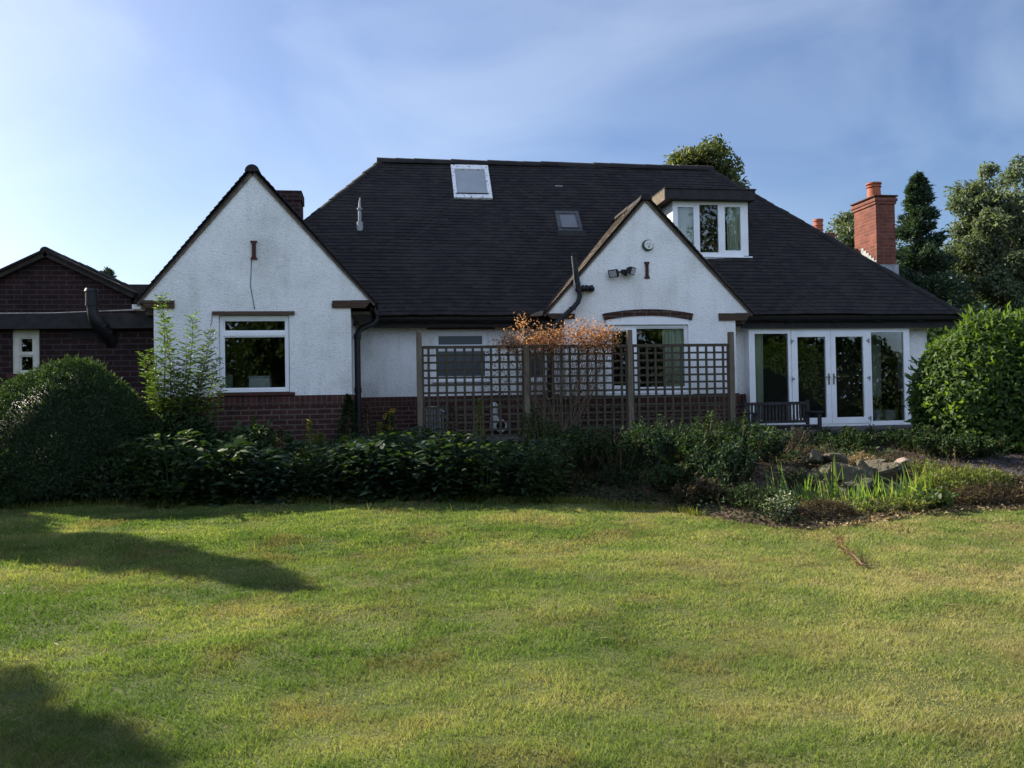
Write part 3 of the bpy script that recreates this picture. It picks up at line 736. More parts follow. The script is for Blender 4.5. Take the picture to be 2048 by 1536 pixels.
# downpipe in the corner beside the left gable
mb = MB()
dp = P(718, 720, YG+.35)
mb.tube([(XR2+.07, YG+.75, 3.10), (XR2+.07, YG+.75, 3.0), (XR2+.0, YG+.7, 2.93), (XR+.14, YG+.55, 2.84), (XR+.085, YG+.5, 2.74), (XR+.085, YG+.5, 0.5)], 0.052, 12)
for z in (2.66, 1.75): mb.tube([(XR+.085, YG+.5, z), (XR+.085, YG+.5, z+.09)], 0.063, 12)
mb.tube([(XR+.02, YG+.42, 2.9), (XR+.12, YG+.42, 2.93)], .03, 8)
mb.build('downpipe', M['black_plastic'], house, smooth=True)
# soil stack on the right gable with its branch through the wall
mb = MB()
Ys = YR-.11
q = lambda x, y: tuple(P(x, y, Ys))
mb.tube([q(1148, 514), q(1156, 572), q(1160, 592), q(1156, 604), q(1148, 614), q(1112, 646), q(1104, 658), q(1101, 676), q(1100, 720), q(1100, 800), q(1100, 890)], [.047]*6+[.058]*5, 12)
for (x, y) in ((1155, 568), (1157, 580), (1145, 617), (1110, 648), (1101, 700), (1100, 790)): mb.tube([q(x-.4, y-3.5), q(x+.4, y+3.5)], .062, 12)
mb.tube([q(1160, 578), (P(1172, 577, Ys)[0], Ys, P(1172, 577, Ys)[2]), (P(1186, 577, Ys)[0], YR-.05, P(1186, 577, Ys)[2]), (P(1188, 577, Ys)[0], YR+.05, P(1188, 577, Ys)[2])], .052, 12)
for x in (1166, 1174, 1183): mb.tube([q(x-2.5, 577), q(x+2.5, 577)], .066, 12)
mb.build('soil_pipe', M['black_plastic'], house, smooth=True)
mb = MB(); mb.tube([q(1143.5, 512), q(1146.5, 540), q(1150, 580)], .011, 8); mb.build('waste_pipe', M['lead'], house)
# hopper-like gutter joint under the left foot of the right gable
mb = MB(); a_ = P(1095, 650, EAVE_Y-.1)
mb.box(a_[0]-.14, a_[0]+.16, EAVE_Y-.12, EAVE_Y+.04, a_[2]-.09, a_[2]+.1); mb.build('gutter_hopper', M['black_plastic'], house, bevel=.02)
mb = MB(); a_ = P(1070, 630, YR-.05)
mb.add([(a_[0]-.13, YR-.08, a_[2]-.03), (a_[0]+.14, YR-.08, a_[2]-.02), (a_[0]+.16, YR-.05, a_[2]+.09), (a_[0]+.02, YR-.07, a_[2]+.05), (a_[0]-.13, YR+.2, a_[2]-.03), (a_[0]+.14, YR+.2, a_[2]-.02), (a_[0]+.16, YR+.2, a_[2]+.1), (a_[0]+.02, YR+.2, a_[2]+.05)],
       [(0,1,2,3), (7,6,5,4), (0,4,5,1), (1,5,6,2), (2,6,7,3), (3,7,4,0)]); mb.build('verge_mortar', M['verge_mortar'], house, bevel=.01)

# -- windows and doors
w1 = window('window', rectp(439, 579, 632, 783, YG+.05), [rectp(446.5, 572.5, 639.5, 663, YG+.05), rectp(446, 573.5, 672, 777, YG+.05)], YG+.05)
mb = MB(); mb.box(H1[0]-.09, H1[1]+.09, YG-.05, YG+.02, H1[3]+.002, H1[3]+.055); mb.build('lintel_course', M['corbel_tile'], house)
mb = MB(); mb.box(H1[0]-.02, H1[1]+.08, YG-.06, YG+.04, H1[2]-.055, H1[2]+.0); mb.build('window_sill', M['terracotta_dark'], house, bevel=.008)
w2 = window('window', rectp(868, 978, 662, 760, YM+.05), [rectp(874.5, 967, 670, 691, YM+.05), rectp(870.5, 973, 700.5, 754, YM+.05)], YM+.05, glass=['frosted_glass', 'frosted_glass'])
w3 = window('window', rectp(1036, 1094, 662, 760, YM+.05), [rectp(1044, 1088, 670, 691, YM+.05), rectp(1041, 1090, 701, 754, YM+.05)], YM+.05, glass=['frosted_glass', 'frosted_glass'])
mb = MB()
for h_ in ((853, 989), (1025, 1100)):
    a_, b_ = PX(h_[0], YM, 656), PX(h_[1], YM, 656); z_ = PZ(920, 659, YM); mb.box(a_, b_, YM-.045, YM+.03, z_, z_+.04)
mb.build('lintel_course', M['corbel_tile'], house)
mb = MB()
for h_ in (H2, H3): mb.box(h_[0]-.04, h_[1]+.04, YM-.07, YM+.05, h_[2]-.04, h_[2]+.002)
mb.build('window_sill', M['upvc'], house, bevel=.006)
w4 = window('window', rectp(1212, 1379, 651, 785, YR+.04), [rectp(1221, 1259, 660, 773, YR+.04), rectp(1271, 1373, 655, 775, YR+.04)], YR+.04)
mb = MB(); mb.box(H4[0]-.04, H4[1]+.04, YR-.08, YR+.04, H4[2]-.03, H4[2]+.002); mb.build('window_sill', M['upvc'], house, bevel=.006)
curtain(PX(1324, YR+.2, 700), H4[1]-.03, H4[2]+.04, H4[3]-.02, YR+.15, w4, 6)
# arched white panel and brick arch over it
def arc(x0, x1, z0, rise, n=24): return [(x0+(x1-x0)*i/n, z0+rise*(1-(2*i/n-1)**2)) for i in range(n+1)]
mb = MB(); zb = H4[3]+.004; ap = arc(H4[0], H4[1], PZ(1212, 640, YR), PZ(1295, 632, YR)-PZ(1212, 640, YR)+.01)
mb.prism([(H4[0], zb), (H4[1], zb)]+ap[::-1], YR-.012, YR+.03); mb.build('arch_panel', M['upvc'], house)
mb = MB(); ax0, ax1 = PX(1208, YR, 640), PX(1383, YR, 640); n_ = 26
lo = PZ(1208, 641, YR); rise = PZ(1295, 631.5, YR)-lo; hh = 0.125
for i in range(n_):
    t0, t1 = (i+.06)/n_, (i+.94)/n_
    pts = []
    for t, o_ in ((t0, 0), (t1, 0), (t1, 1), (t0, 1)):
        x = ax0+(ax1-ax0)*t; z = lo+rise*(1-(2*t-1)**2); sl = -(2*t-1)*4*rise/(ax1-ax0)*.5; pts.append((x-sl*hh*o_*.5+(2*t-1)*.03*o_, z+hh*o_))
    mb.prism(pts, YR-.03-.004*random.random(), YR+.02)
mb.prism([(ax0+(ax1-ax0)*t, lo+.006+rise*(1-(2*t-1)**2)) for t in np.linspace(.01, .99, 20)]+[(ax0+(ax1-ax0)*t, lo+hh-.006+rise*(1-(2*t-1)**2)) for t in np.linspace(.99, .01, 20)], YR-.022, YR+.02)
mb.build('brick_arch', M['brick'], house)
# French doors
X = lambda px: PX(px, YB, 760)
zt, zbm = BAY[3], BAY[2]
fz = lambda y: PZ(1660, y, YB)
fr_holes = [(X(1511), X(1578), fz(844), fz(666.5)), (X(1584), X(1739), fz(848), fz(660)), (X(1744), X(1809), fz(844), fz(665))]
mb = MB(); frame(mb, BAY[0], BAY[1], zbm, zt, fr_holes, YB, .08)
pw = mb.build('patio_window', M['upvc'], house)
for k in (0, 2):
    h_ = fr_holes[k]; MB().box(h_[0]+.002, h_[1]-.002, YB+.03, YB+.036, h_[2]+.002, h_[3]-.002).build('pane', M['glass'], pw)
dm = (fr_holes[1][0]+fr_holes[1][1])/2
for k, (a_, b_) in enumerate(((fr_holes[1][0]+.003, dm-.003), (dm+.003, fr_holes[1][1]-.003))):
    mb = MB(); g = (a_+.125, b_-.105, fz(835), fz(673.5)) if k == 0 else (a_+.105, b_-.125, fz(835), fz(673.5))
    frame(mb, a_, b_, fr_holes[1][2]+.004, fr_holes[1][3]-.004, [g], YB-.012, .07); d_ = mb.build('patio_door', M['upvc'], house)
    MB().box(g[0]+.002, g[1]-.002, YB+.02, YB+.026, g[2]+.002, g[3]-.002).build('pane', M['glass'], d_)
    hx = dm-.052 if k == 0 else dm+.052; hz = fz(757); mb = MB()
    mb.box(hx-.014, hx+.014, YB-.026, YB-.011, hz-.12, hz+.10); mb.tube([(hx, YB-.026, hz+.03), (hx, YB-.07, hz+.03), (hx+(-.11 if k == 0 else .11), YB-.07, hz+.03)], .011, 8)
    mb.build('handle', M['brass'], d_)
    ex_ = a_ if k == 0 else b_
    for y in (682, 757, 838):
        mb = MB(); mb.tube([(ex_, YB-.022, fz(y)-.045), (ex_, YB-.022, fz(y)+.045)], .012, 8)
        mb.box(ex_-.002 if k == 0 else ex_-.055, ex_+.055 if k == 0 else ex_+.002, YB-.019, YB-.0135, fz(y)-.012, fz(y)+.018); mb.build('hinge', M['lead'], d_)
mb = MB(); mb.box(BAY[0]-.03, BAY[1]+.3, YB-.09, YB+.1, zbm-.05, zbm-.003); mb.build('door_sill', M['upvc'], house, bevel=.008)
mb = MB(); mb.box(BAY[0]-.02, BAY[1]+.04, YB-.03, YM+.0, zt+.003, zt+.03); mb.build('bay_trim', M['upvc'], house)
mb = MB(); mb.box(BAY[0]+.002, BAY[1]-.002, YB+.09, YM-.004, zt-.06, zt-.002); mb.box(BAY[0]+.001, BAY[0]+.05, YB+.082, YM+.05, zbm, zt); mb.box(BAY[1]-.05, BAY[1]-.001, YB+.082, YM+.05, zbm, zt); mb.build('bay_side', M['upvc'], house)
curtain(X(1512), X(1536), zbm+.02, zt-.05, YB+.2, pw, 5, gather=.1)
curtain(X(1790), X(1812), zbm+.02, zt-.05, YB+.9, pw, 4)

# -- dormer
pd = roofpt(1420, 517); YD = pd.y-.02
DX0, DX1 = PX(1346, YD, 450), PX(1496, YD, 450)
dzb, dzt = PZ(1420, 513, YD), PZ(1420, 392, YD)
back = lambda z: EAVE_Y+(z-EAVE_Z)*3.2/3.8+.05
fx0, fx1 = PX(1331, YD-.2, 390), PX(1511, YD-.2, 390); ftz, fbz = PZ(1420, 379, YD-.2), PZ(1420, 399, YD-.2)
mb = MB(); mb.box(fx0, fx1, YD-.2, back(ftz)+.35, fbz, ftz); mb.box(fx0-.02, fx1+.02, YD-.22, back(ftz)+.4, ftz+.002, ftz+.03); dorm = mb.build('dormer', M['dark_board'], house, bevel=.008)
for xx, s in ((DX0, 1), (DX1, -1)):
    pts = [(xx, YD+.062, dzb-.05), (xx, back(dzt), dzt), (xx, YD+.062, dzt)]
    mb = MB(); mb.add(pts+[(x+s*.08, y, z) for x, y, z in pts], [(0, 1, 2), (5, 4, 3), (0, 3, 4, 1), (1, 4, 5, 2), (2, 5, 3, 0)]); mb.build('dormer_cheek', M['roughcast'], dorm)
dw = [(1355, 1388.5, 414, 500), (1398.5, 1438, 409, 505), (1449, 1482.5, 413.5, 501)]
zoom = lambda r_: rectp(r_[0], r_[1], r_[2], r_[3], YD)
mb = MB(); hs = [zoom(r_) for r_ in dw]; frame(mb, DX0, DX1, dzb, dzt-.06, hs, YD); dwn = mb.build('dormer_window', M['upvc'], dorm)
for h_ in hs: MB().box(h_[0]+.002, h_[1]-.002, YD+.03, YD+.036, h_[2]+.002, h_[3]-.002).build('dormer_pane', M['glass'], dorm)
curtain(hs[0][0]-.02, hs[0][1]+.06, hs[0][2]-.03, hs[0][3]+.03, YD+.11, dorm, 6); curtain(hs[2][0]+.10, hs[2][1]+.03, hs[2][2]-.03, hs[2][3]+.03, YD+.11, dorm, 5, gather=-.0)
mb = MB(); mb.box(DX0-.01, DX1+.06, YD-.07, YD+.03, dzb-.035, dzb-.004); mb.build('dormer_sill', M['upvc'], dorm, bevel=.006)
mb = MB(); mb.box(DX0+.02, DX1+.04, YD-.05, YD-.03, dzb-.095, dzb-.045); mb.add([(DX0, YD-.06, dzb-.10), (DX1+.09, YD-.06, dzb-.10), (DX1+.09, YD+.0, dzb-.06), (DX0, YD+.0, dzb-.06)], [(0, 1, 2, 3)]); mb.build('dormer_apron', M['upvc'], dorm)
mb = MB(); mb.box(fx0-.022, fx0-.002, YD-.2, back(ftz)+.3, fbz-.02, ftz-.004); mb.build('dormer_fascia', M['verge_mortar'], dorm)
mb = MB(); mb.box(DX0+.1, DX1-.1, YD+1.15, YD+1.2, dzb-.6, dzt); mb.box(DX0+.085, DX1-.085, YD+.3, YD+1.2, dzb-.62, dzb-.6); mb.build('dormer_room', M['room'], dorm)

# -- roof lights
def rooflight(name, quad, border, fm, gm, h):
    us = [roofuv(*q_) for q_ in quad]; ua = (us[0][0]+us[3][0])/2; ub = (us[1][0]+us[2][0])/2; va_ = (us[2][1]+us[3][1])/2; vb_ = (us[0][1]+us[1][1])/2
    O = Vector((0, EAVE_Y, EAVE_Z)); Q = lambda u_, v_, n_: O+ru*u_+rv*v_+rn*n_
    def slab(mb, u0_, u1_, v0_, v1_, n0, n1): mb.add([Q(u0_, v0_, n0), Q(u1_, v0_, n0), Q(u1_, v1_, n0), Q(u0_, v1_, n0), Q(u0_, v0_, n1), Q(u1_, v0_, n1), Q(u1_, v1_, n1), Q(u0_, v1_, n1)], [(0,3,2,1),(4,5,6,7),(0,1,5,4),(1,2,6,5),(2,3,7,6),(3,0,4,7)])
    l_, r_, t_, b_ = border; mb = MB()
    slab(mb, ua, ub, vb_-t_, vb_, 0, h); slab(mb, ua, ub, va_, va_+b_, 0, h*.8); slab(mb, ua, ua+l_, va_+b_, vb_-t_, 0, h*.95); slab(mb, ub-r_, ub, va_+b_, vb_-t_, 0, h*.95)
    f_ = mb.build(name, M[fm], house, bevel=.006)
    mb = MB(); slab(mb, ua+l_, ub-r_, va_+b_, vb_-t_, .0, h*.6); mb.build('pane', M[gm], f_)
    mb = MB(); slab(mb, ua+l_-.015, ub-r_+.015, va_+b_-.02, va_+b_+.0, h*.8, h*.8+.02); mb.build('glazing_bar', M['dark_board'], f_)
    return f_, Q, ua, ub, va_, vb_
f_, Q, ua, ub, va_, vb_ = rooflight('roof_window', [(899, 334), (976, 337), (984, 401), (910, 399)], (.075, .095, .16, .14), 'flaking_white', 'blind_pale', .085)
f_, Q, ua, ub, va_, vb_ = rooflight('roof_window', [(1108, 426), (1155, 427), (1166, 465), (1117, 464)], (.085, .085, .09, .075), 'dark_metal', 'blind_grey', .07)
mb = MB(); mb.add([Q(ua-.06, va_-.16, .03), Q(ub+.09, va_-.16, .03), Q(ub+.06, va_, .05), Q(ua-.03, va_, .05)], [(0, 1, 2, 3)]); mb.build('flashing', M['dark_board'], house)
cu_, cv_ = roofuv(1122, 376)
mb = MB(); mb.add([Q(cu_-.14, cv_-.012, .05), Q(cu_+.14, cv_-.016, .05), Q(cu_+.14, cv_+.012, .05), Q(cu_-.14, cv_+.014, .05), Q(cu_-.14, cv_-.012, .0), Q(cu_+.14, cv_-.016, .0), Q(cu_+.14, cv_+.012, .0), Q(cu_-.14, cv_+.014, .0)], [(0,1,2,3),(0,4,5,1),(1,5,6,2),(3,2,6,7),(0,3,7,4)]); mb.build('roof_clip', M['flaking_white'], house)
# vent pipe with lead slate
vu, vv = roofuv(720, 466); vp = Q(vu, vv, 0)
mb = MB(); mb.add([Q(vu-.11, vv-.02, .03), Q(vu+.12, vv-.02, .03), Q(vu+.12, vv+.17, .045), Q(vu-.1, vv+.17, .045), Q(vu-.11, vv-.02, 0), Q(vu+.12, vv-.02, 0)], [(0, 1, 2, 3), (4, 5, 1, 0)])
vq = Q(vu, vv+.08, .02); mb.tube([vq-Vector((0, 0, .05)), vq+Vector((0, 0, .16))], [.075, .06], 12); mb.build('vent_flashing', M['lead'], house)
mb = MB(); mb.tube([vq, vq+Vector((0, 0, .40)), vq+Vector((0, 0, .43)), vq+Vector((.0, 0, .56)), vq+Vector((.015, 0, .66))], [.034, .034, .03, .022, .012], 10); mb.tube([vq+Vector((0, 0, .41)), vq+Vector((0, 0, .45))], .055, 10); mb.build('vent_pipe', M['lead'], house, smooth=True)

# -- chimneys
def pot(mb, x, y, z, h, r, rings=True):
    pr = [(r*1.15, 0), (r*1.15, .04), (r, .06), (r*.92, h*.72), (r*1.08, h*.74), (r*1.08, h*.8), (r*.9, h*.82), (r*.9, h*.9), (r*1.12, h*.92), (r*1.12, h), (r*.8, h), (r*.75, h*.6)]
    if rings: pr = [(r*1.1, 0), (r, .05), (r, h*.25), (r*1.12, h*.28), (r*1.12, h*.34), (r, h*.37), (r, h*.55), (r*1.12, h*.58), (r*1.12, h*.64), (r, h*.67), (r, h*.84), (r*1.14, h*.87), (r*1.14, h), (r*.85, h), (r*.8, h*.6)]
    mb.lathe(pr, (x, y, z), 18)
YC = 17.35
cx0, cx1 = PX(1752.5, YC, 460), PX(1790.5, YC, 460); cz1 = PZ(1770, 408, YC); czt = PZ(1770, 391, YC); cd = 0.88
mb = MB(); mb.box(cx0, cx1, YC, YC+cd, 3.6, cz1)
mb.box(cx0-.025, cx1+.025, YC-.025, YC+cd+.025, cz1+.0005, cz1+.06); mb.box(cx0-.045, cx1+.045, YC-.045, YC+cd+.045, cz1+.0605, czt-.06); mb.box(cx0-.02, cx1+.02, YC-.02, YC+cd+.02, czt-.0595, czt-.03)
ch = mb.build('chimney', M['brick_orange'], house)
mb = MB(); mb.box(cx0-.06, cx1+.06, YC-.06, YC+cd+.06, czt-.0295, czt+.005); mb.build('chimney_cap', M['terracotta_dark'], ch, bevel=.01)
mb = MB(); pot(mb, (cx0+cx1)/2-.0, YC+.42, czt, PZ(1748, 364, YC+.3)-czt, .15, False); mb.build('chimney_pot', M['terracotta'], ch, smooth=True)
mb = MB(); zf = PZ(1770, 531, YC)
mb.box(cx0-.03, cx1+.04, YC-.03, YC-.0, zf-.25, zf+.02)
for i in range(6):
    mb.box(cx0-.014, cx0-.002, YC+.0+i*.1, YC+.1+i*.1, zf-.1+i*.07, zf+.12+i*.07)
mb.build('chimney_flashing', M['lead'], ch)
Y2 = 17.9
mb = MB(); mb.box(PX(540, Y2, 430), PX(601, Y2, 400), Y2, Y2+.6, 3.6, PZ(570, 388, Y2)); mb.box(PX(540, Y2, 430)-.02, PX(601.5, Y2, 400)+.02, Y2-.02, Y2+.62, PZ(570, 400, Y2), PZ(570, 381, Y2)); mb.build('chimney', M['brick_dark'], house)
Y3 = 21.0
mb = MB(); a_ = P(1637, 470, Y3); mb.box(a_[0]-.3, a_[0]+.3, Y3-.3, Y3+.5, 3.0, a_[2]); ch3 = mb.build('chimney', M['brick_orange'], house)
mb = MB(); pot(mb, a_[0], Y3, a_[2], PZ(1637, 439, Y3)-a_[2], .115); mb.build('chimney_pot', M['terracotta'], ch3, smooth=True)
# low saddle roof running into the chimney
mb = MB(); a_ = P(1716, 497, YC+.75); mb.add([(a_[0]-.3, YC+.75, a_[2]-.02), (cx0-.003, YC+.75, a_[2]-.0), (cx0-.003, YC+.05, a_[2]-.62), (a_[0]-.3, YC+.1, a_[2]-.55), (a_[0]-.3, YC+1.8, a_[2]-.7), (cx0-.003, YC+1.8, a_[2]-.7)], [(0, 3, 2, 1), (0, 1, 5, 4)]); mb.build('saddle_roof', M['roof_tile'], house)

# -- small things fixed to the gables
def i_vent(px, py0, py1, Y):
    a, b = P(px, py0, Y), P(px, py1, Y); mb = MB(); x = (a[0]+b[0])/2; z0, z1 = b[2], a[2]; h = z1-z0
    mb.prism([(x-.052, z0), (x+.052, z0), (x+.052, z0+h*.07), (x+.033, z0+h*.13), (x+.03, z0+h*.22), (x+.03, z0+h*.78), (x+.033, z0+h*.87), (x+.052, z0+h*.93), (x+.052, z1), (x-.052, z1), (x-.052, z0+h*.93), (x-.033, z0+h*.87), (x-.03, z0+h*.78), (x-.03, z0+h*.22), (x-.033, z0+h*.13), (x-.052, z0+h*.07)], Y-.035, Y+.02)
    mb.build('wall_vent', M['terracotta_dark'], house, bevel=.004)
i_vent(508, 482, 519, YG); i_vent(1293.5, 524, 557, YR)
mb = MB(); za = PZ(923, 648, YM); xa = PX(923, YM, 648)
for i in range(7): mb.box(xa-.1+i*.03, xa-.1+i*.03+.016, YM-.012, YM+.02, za-.035, za+.03)
mb.build('air_brick', M['terracotta_dark'], house)
mb = MB(); mb.tube([tuple(P(x, y, YG-.008)) for x, y in ((503, 519), (502, 545), (501, 572), (504, 590), (507, 605), (509, 619))], .005, 6)
mb.build('cable', M['black_plastic'], house)
mb = MB(); mb.tube([tuple(P(x, y, YG-.008)) for x, y in ((424, 628), (424, 640), (421, 652))], .004, 6); mb.build('cable', M['black_plastic'], house)

alarm_c = P(1295, 491, YR)
alarm = root('alarm_box', 'round white burglar alarm box with dark green rim high on the right gable', 'alarm box', tuple(alarm_c))
mb = MB(); mb.tube([(alarm_c[0], YR+.01, alarm_c[2]), (alarm_c[0], YR-.05, alarm_c[2])], [.115, .105], 28); mb.build('rim', M['alarm_green'], alarm, bevel=.008)
mb = MB(); cxa, cza = alarm_c[0]+.008, alarm_c[2]+.004
pts = []
for k in range(28):
    t = 2*pi*k/28; pts.append((cxa+.088*cos(t), cza+.088*sin(t)))
mb.prism(pts, YR-.066, YR-.049); mb.build('face', M['alarm_white'], alarm, bevel=.006)
mb = MB()
for zz, wd, nn in ((.022, .105, 9), (-.004, .12, 11)):
    for k in range(nn):
        if (k*7+nn) % 5 == 0: continue
        x = cxa-wd/2+wd*k/nn; mb.box(x, x+wd/nn*.62, YR-.0685, YR-.0662, cza+zz, cza+zz+.013)
mb.prism([(cxa-.03, cza-.022), (cxa+.03, cza-.022), (cxa+.02, cza-.05), (cxa, cza-.065), (cxa-.02, cza-.05)], YR-.0685, YR-.0662)
mb.build('lettering', M['lead'], alarm)

fl = P(1246, 545, YR)
flood = root('floodlight', 'black twin headed security floodlight splayed on the right gable', 'floodlight', tuple(fl))
mb = MB(); mb.box(fl[0]-.04, fl[0]+.04, YR-.07, YR+.01, fl[2]-.03, fl[2]+.05); mb.bar((fl[0]-.06, YR-.09, fl[2]-.02), (fl[0]+.06, YR-.09, fl[2]-.01), .03, .03); mb.tube([(fl[0]+.01, YR-.06, fl[2]-.01), (fl[0]+.02, YR-.12, fl[2]-.06)], [.028, .034], 10); mb.build('mount', M['black_plastic'], flood)
for (hx, hy, ax_) in ((1229, 546, -1), (1261, 541, 1)):
    c = Vector(P(hx, hy, YR-.14)); fwd = Vector((ax_*.75, -.62, -.35)).normalized(); sx = fwd.cross(Vector((0, 0, 1))).normalized(); up = sx.cross(fwd)
    def hv(x, y, z): return c+sx*x+up*y+fwd*z
    mb = MB(); vs = [hv(-.05, -.035, -.07), hv(.05, -.035, -.07), hv(.05, .035, -.07), hv(-.05, .035, -.07), hv(-.105, -.075, .03), hv(.105, -.075, .03), hv(.105, .075, .03), hv(-.105, .075, .03), hv(-.105, -.075, .055), hv(.105, -.075, .055), hv(.105, .075, .055), hv(-.105, .075, .055)]
    mb.add(vs, [(3, 2, 1, 0), (0, 1, 5, 4), (1, 2, 6, 5), (2, 3, 7, 6), (3, 0, 4, 7), (4, 5, 9, 8), (5, 6, 10, 9), (6, 7, 11, 10), (7, 4, 8, 11), (8, 9, 10, 11)])
    mb.bar(c-fwd*.05, Vector((fl[0]+ax_*.04, YR-.08, fl[2])), .03, .03)
    lh = mb.build('lamp_head', M['black_plastic'], flood)
    mb = MB(); mb.add([hv(-.085, -.058, .058), hv(.085, -.058, .058), hv(.085, .058, .058), hv(-.085, .058, .058)], [(0, 1, 2, 3)]); mb.build('lens', M['lamp_glass'], lh)

# ------------------------------------------------------------------ things seen through the glass
def pot_thing(px0, px1, pyt, pyb, Y, label):
    a, b = P(px0, pyb, Y), P(px1, pyt, Y); xc = (a[0]+b[0])/2; r = (b[0]-a[0])/2; h = b[2]-FLOOR
    o = root('flower_pot', label, 'flower pot', (xc, Y, FLOOR), 'pale pots inside the patio window')
    mb = MB(); mb.lathe([(r*.8, 0), (r, h*.92), (r*1.05, h*.92), (r*1.05, h), (r*.9, h), (r*.88, h*.9)], (xc, Y, FLOOR), 20); mb.build('pot', M['white_ceramic'], o, smooth=True)
    lv = Leaves(); n = 60
    D = rdir(n); D[:, 2] = np.abs(D[:, 2])+.3
    lv.big(np.array([xc, Y, FLOOR+h*.9])+rng.normal(size=(n, 3))*[r*.4, r*.4, .01]+np.array([0, 0, 1])*rng.random((n, 1))*.25, D, rdir(n), rng.uniform(.1, .22, n), .03, rng.random(n)); lv.build('plant', M['leaf_mid'], o)
pot_thing(1747, 1760, 820, 846, YB+.45, 'narrow pale plant pot behind the right pane of the patio doors')
pot_thing(1766, 1790, 820, 846, YB+.4, 'wide pale plant pot behind the right pane of the patio doors')
b0 = rectp(498, 541, 752, 778, YG+.28)
o = root('storage_box', 'pale box standing inside the large window of the left gable', 'box', ((b0[0]+b0[1])/2, YG+.35, H1[2]+.012))
mb = MB(); mb.box(b0[0], b0[1], YG+.25, YG+.45, H1[2]+.013, b0[3]-.03); mb.build('body', M['white_ceramic'], o, bevel=.01)
mb = MB(); mb.box(b0[0]-.008, b0[1]+.008, YG+.242, YG+.458, b0[3]-.03, b0[3]); mb.build('lid', M['clear_plastic'], o, bevel=.006)
b0 = rectp(447, 466, 749, 778, YG+.28)
o = root('cushion', 'grey rounded cushion propped behind the left edge of the large window', 'cushion', ((b0[0]+b0[1])/2, YG+.35, H1[2]+.012))
mb = MB(); mb.box(b0[0], b0[1], YG+.26, YG+.36, H1[2]+.013, b0[3]); cu2 = mb.build('body', M['grey_plastic'], o); bb = cu2.modifiers.new('bevel', 'BEVEL'); bb.width = .04; bb.segments = 3

# ------------------------------------------------------------------ brick building at the left
YE, YH = 14.75, 17.0
bh = root('brick_house', 'dark red brick building with low gable and crooked flue, left of the white bungalow', 'house', (-6.5, 17, 0.4))
ftop = PZ(130, 634, YE)
Hw = rectp(24, 80, 659, 748, YE)
mb = MB(); wall_strips(mb, YE, -11.5, XL-.004, .3, ftop-.16, holes=[Hw], depth=.15)
mb.poly([(-11.5, YE, .3), (-11.5, 24, .3), (-11.5, 24, 3.0), (-11.5, YE, 3.0)])
ga = P(95, 503, YH); gr_ = P(262, 582, YH); sl = (ga[2]-gr_[2])/(gr_[0]-ga[0]); gl_x = ga[0]-(gr_[0]-ga[0])
wall_strips(mb, YH, gl_x, gr_[0], ftop-.2, lambda x: ga[2]-.06-sl*abs(x-ga[0]), breaks=[ga[0]])
mb.build('wall', M['brick_dark'], bh)
mb = MB()
mb.box(-11.6, XL-.01, YE-.13, YH-.01, ftop-.06, ftop-.0); rfl = mb.build('flat_roof', M['roof_deck'], bh)
mb = MB(); mb.box(-11.6, XL-.02, YE-.16, YE-.135, ftop-.20, ftop+.03); mb.box(-11.6, XL-.02, YE-.135, YE-.004, ftop-.2, ftop-.175); mb.build('fascia', M['dark_board'], bh)
mb = MB(); mb.tube([(-11.6, YE-.15, ftop+.036), (-7, YE-.15, ftop+.04), (-5.2, YE-.15, ftop+.05), (XL-.3, YE-.15, ftop+.10)], .008, 6); mb.build('cable', M['lead'], bh)
mb = MB()
for s in (-1, 1):
    p0 = Vector((ga[0], YH-.12, ga[2])); p1 = Vector((ga[0]+s*(gr_[0]-ga[0]+.1), YH-.12, ga[2]-sl*(gr_[0]-ga[0]+.1))); nn = Vector((s*sl, 0, 1)).normalized()
    d2 = Vector((0, 7, 0)); mb.add([p0, p1, p1+d2, p0+d2, p0-nn*.10, p1-nn*.10, p1+d2-nn*.1, p0+d2-nn*.1], [(0,1,2,3),(7,6,5,4),(0,4,5,1),(1,5,6,2),(2,6,7,3)])
br = mb.build('roof', M['roof_deck'], bh)
mb = MB(); ridge_tiles(mb, (ga[0], YH-.13, ga[2]+.01), (ga[0], YH+6, ga[2]+.01), .09, .45)
for s in (-1, 1):
    e_ = gr_[0]-ga[0]+.1; mb.bar((ga[0]+s*.06, YH-.02, ga[2]-sl*.06+.005), (ga[0]+s*e_, YH-.02, ga[2]-sl*e_+.005), .3, .035, up=(0, 0, 1))
mb.build('ridge_tile', M['roof_tile'], br)
a_ = P(250, 570, YH+.4); mb = MB(); mb.box(a_[0]-.4, XL+.25, YH+.3, YH+4, 2.9, a_[2]); mb.build('link_roof', M['roof_deck'], bh)
wb = window('window', rectp(25, 79, 660, 747, YE+.03), [rectp(39, 67, 675, 706, YE+.03), rectp(39, 68, 711, 743, YE+.03)], YE+.03, parent=bh, mat='cream_paint')
mb = MB(); mb.box(Hw[0]-.08, Hw[1]+.08, YE-.06, YE+.05, Hw[2]-.06, Hw[2]); mb.build('window_sill', M['terracotta_dark'], bh, bevel=.008)
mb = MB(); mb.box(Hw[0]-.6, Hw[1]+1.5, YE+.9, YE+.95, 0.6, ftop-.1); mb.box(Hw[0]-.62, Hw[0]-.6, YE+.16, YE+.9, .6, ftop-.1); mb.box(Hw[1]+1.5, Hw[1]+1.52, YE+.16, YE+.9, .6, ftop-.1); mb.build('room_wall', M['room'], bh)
mb = MB(); z_ = rectp(143, 200, 659, 677, YE)
for i in range(6): mb.box(z_[0], z_[1], YE-.02, YE+.02, z_[2]+(z_[3]-z_[2])*i/6+.004, z_[2]+(z_[3]-z_[2])*(i+1)/6-.004)
mb.build('vent_grille', M['dark_board'], bh)
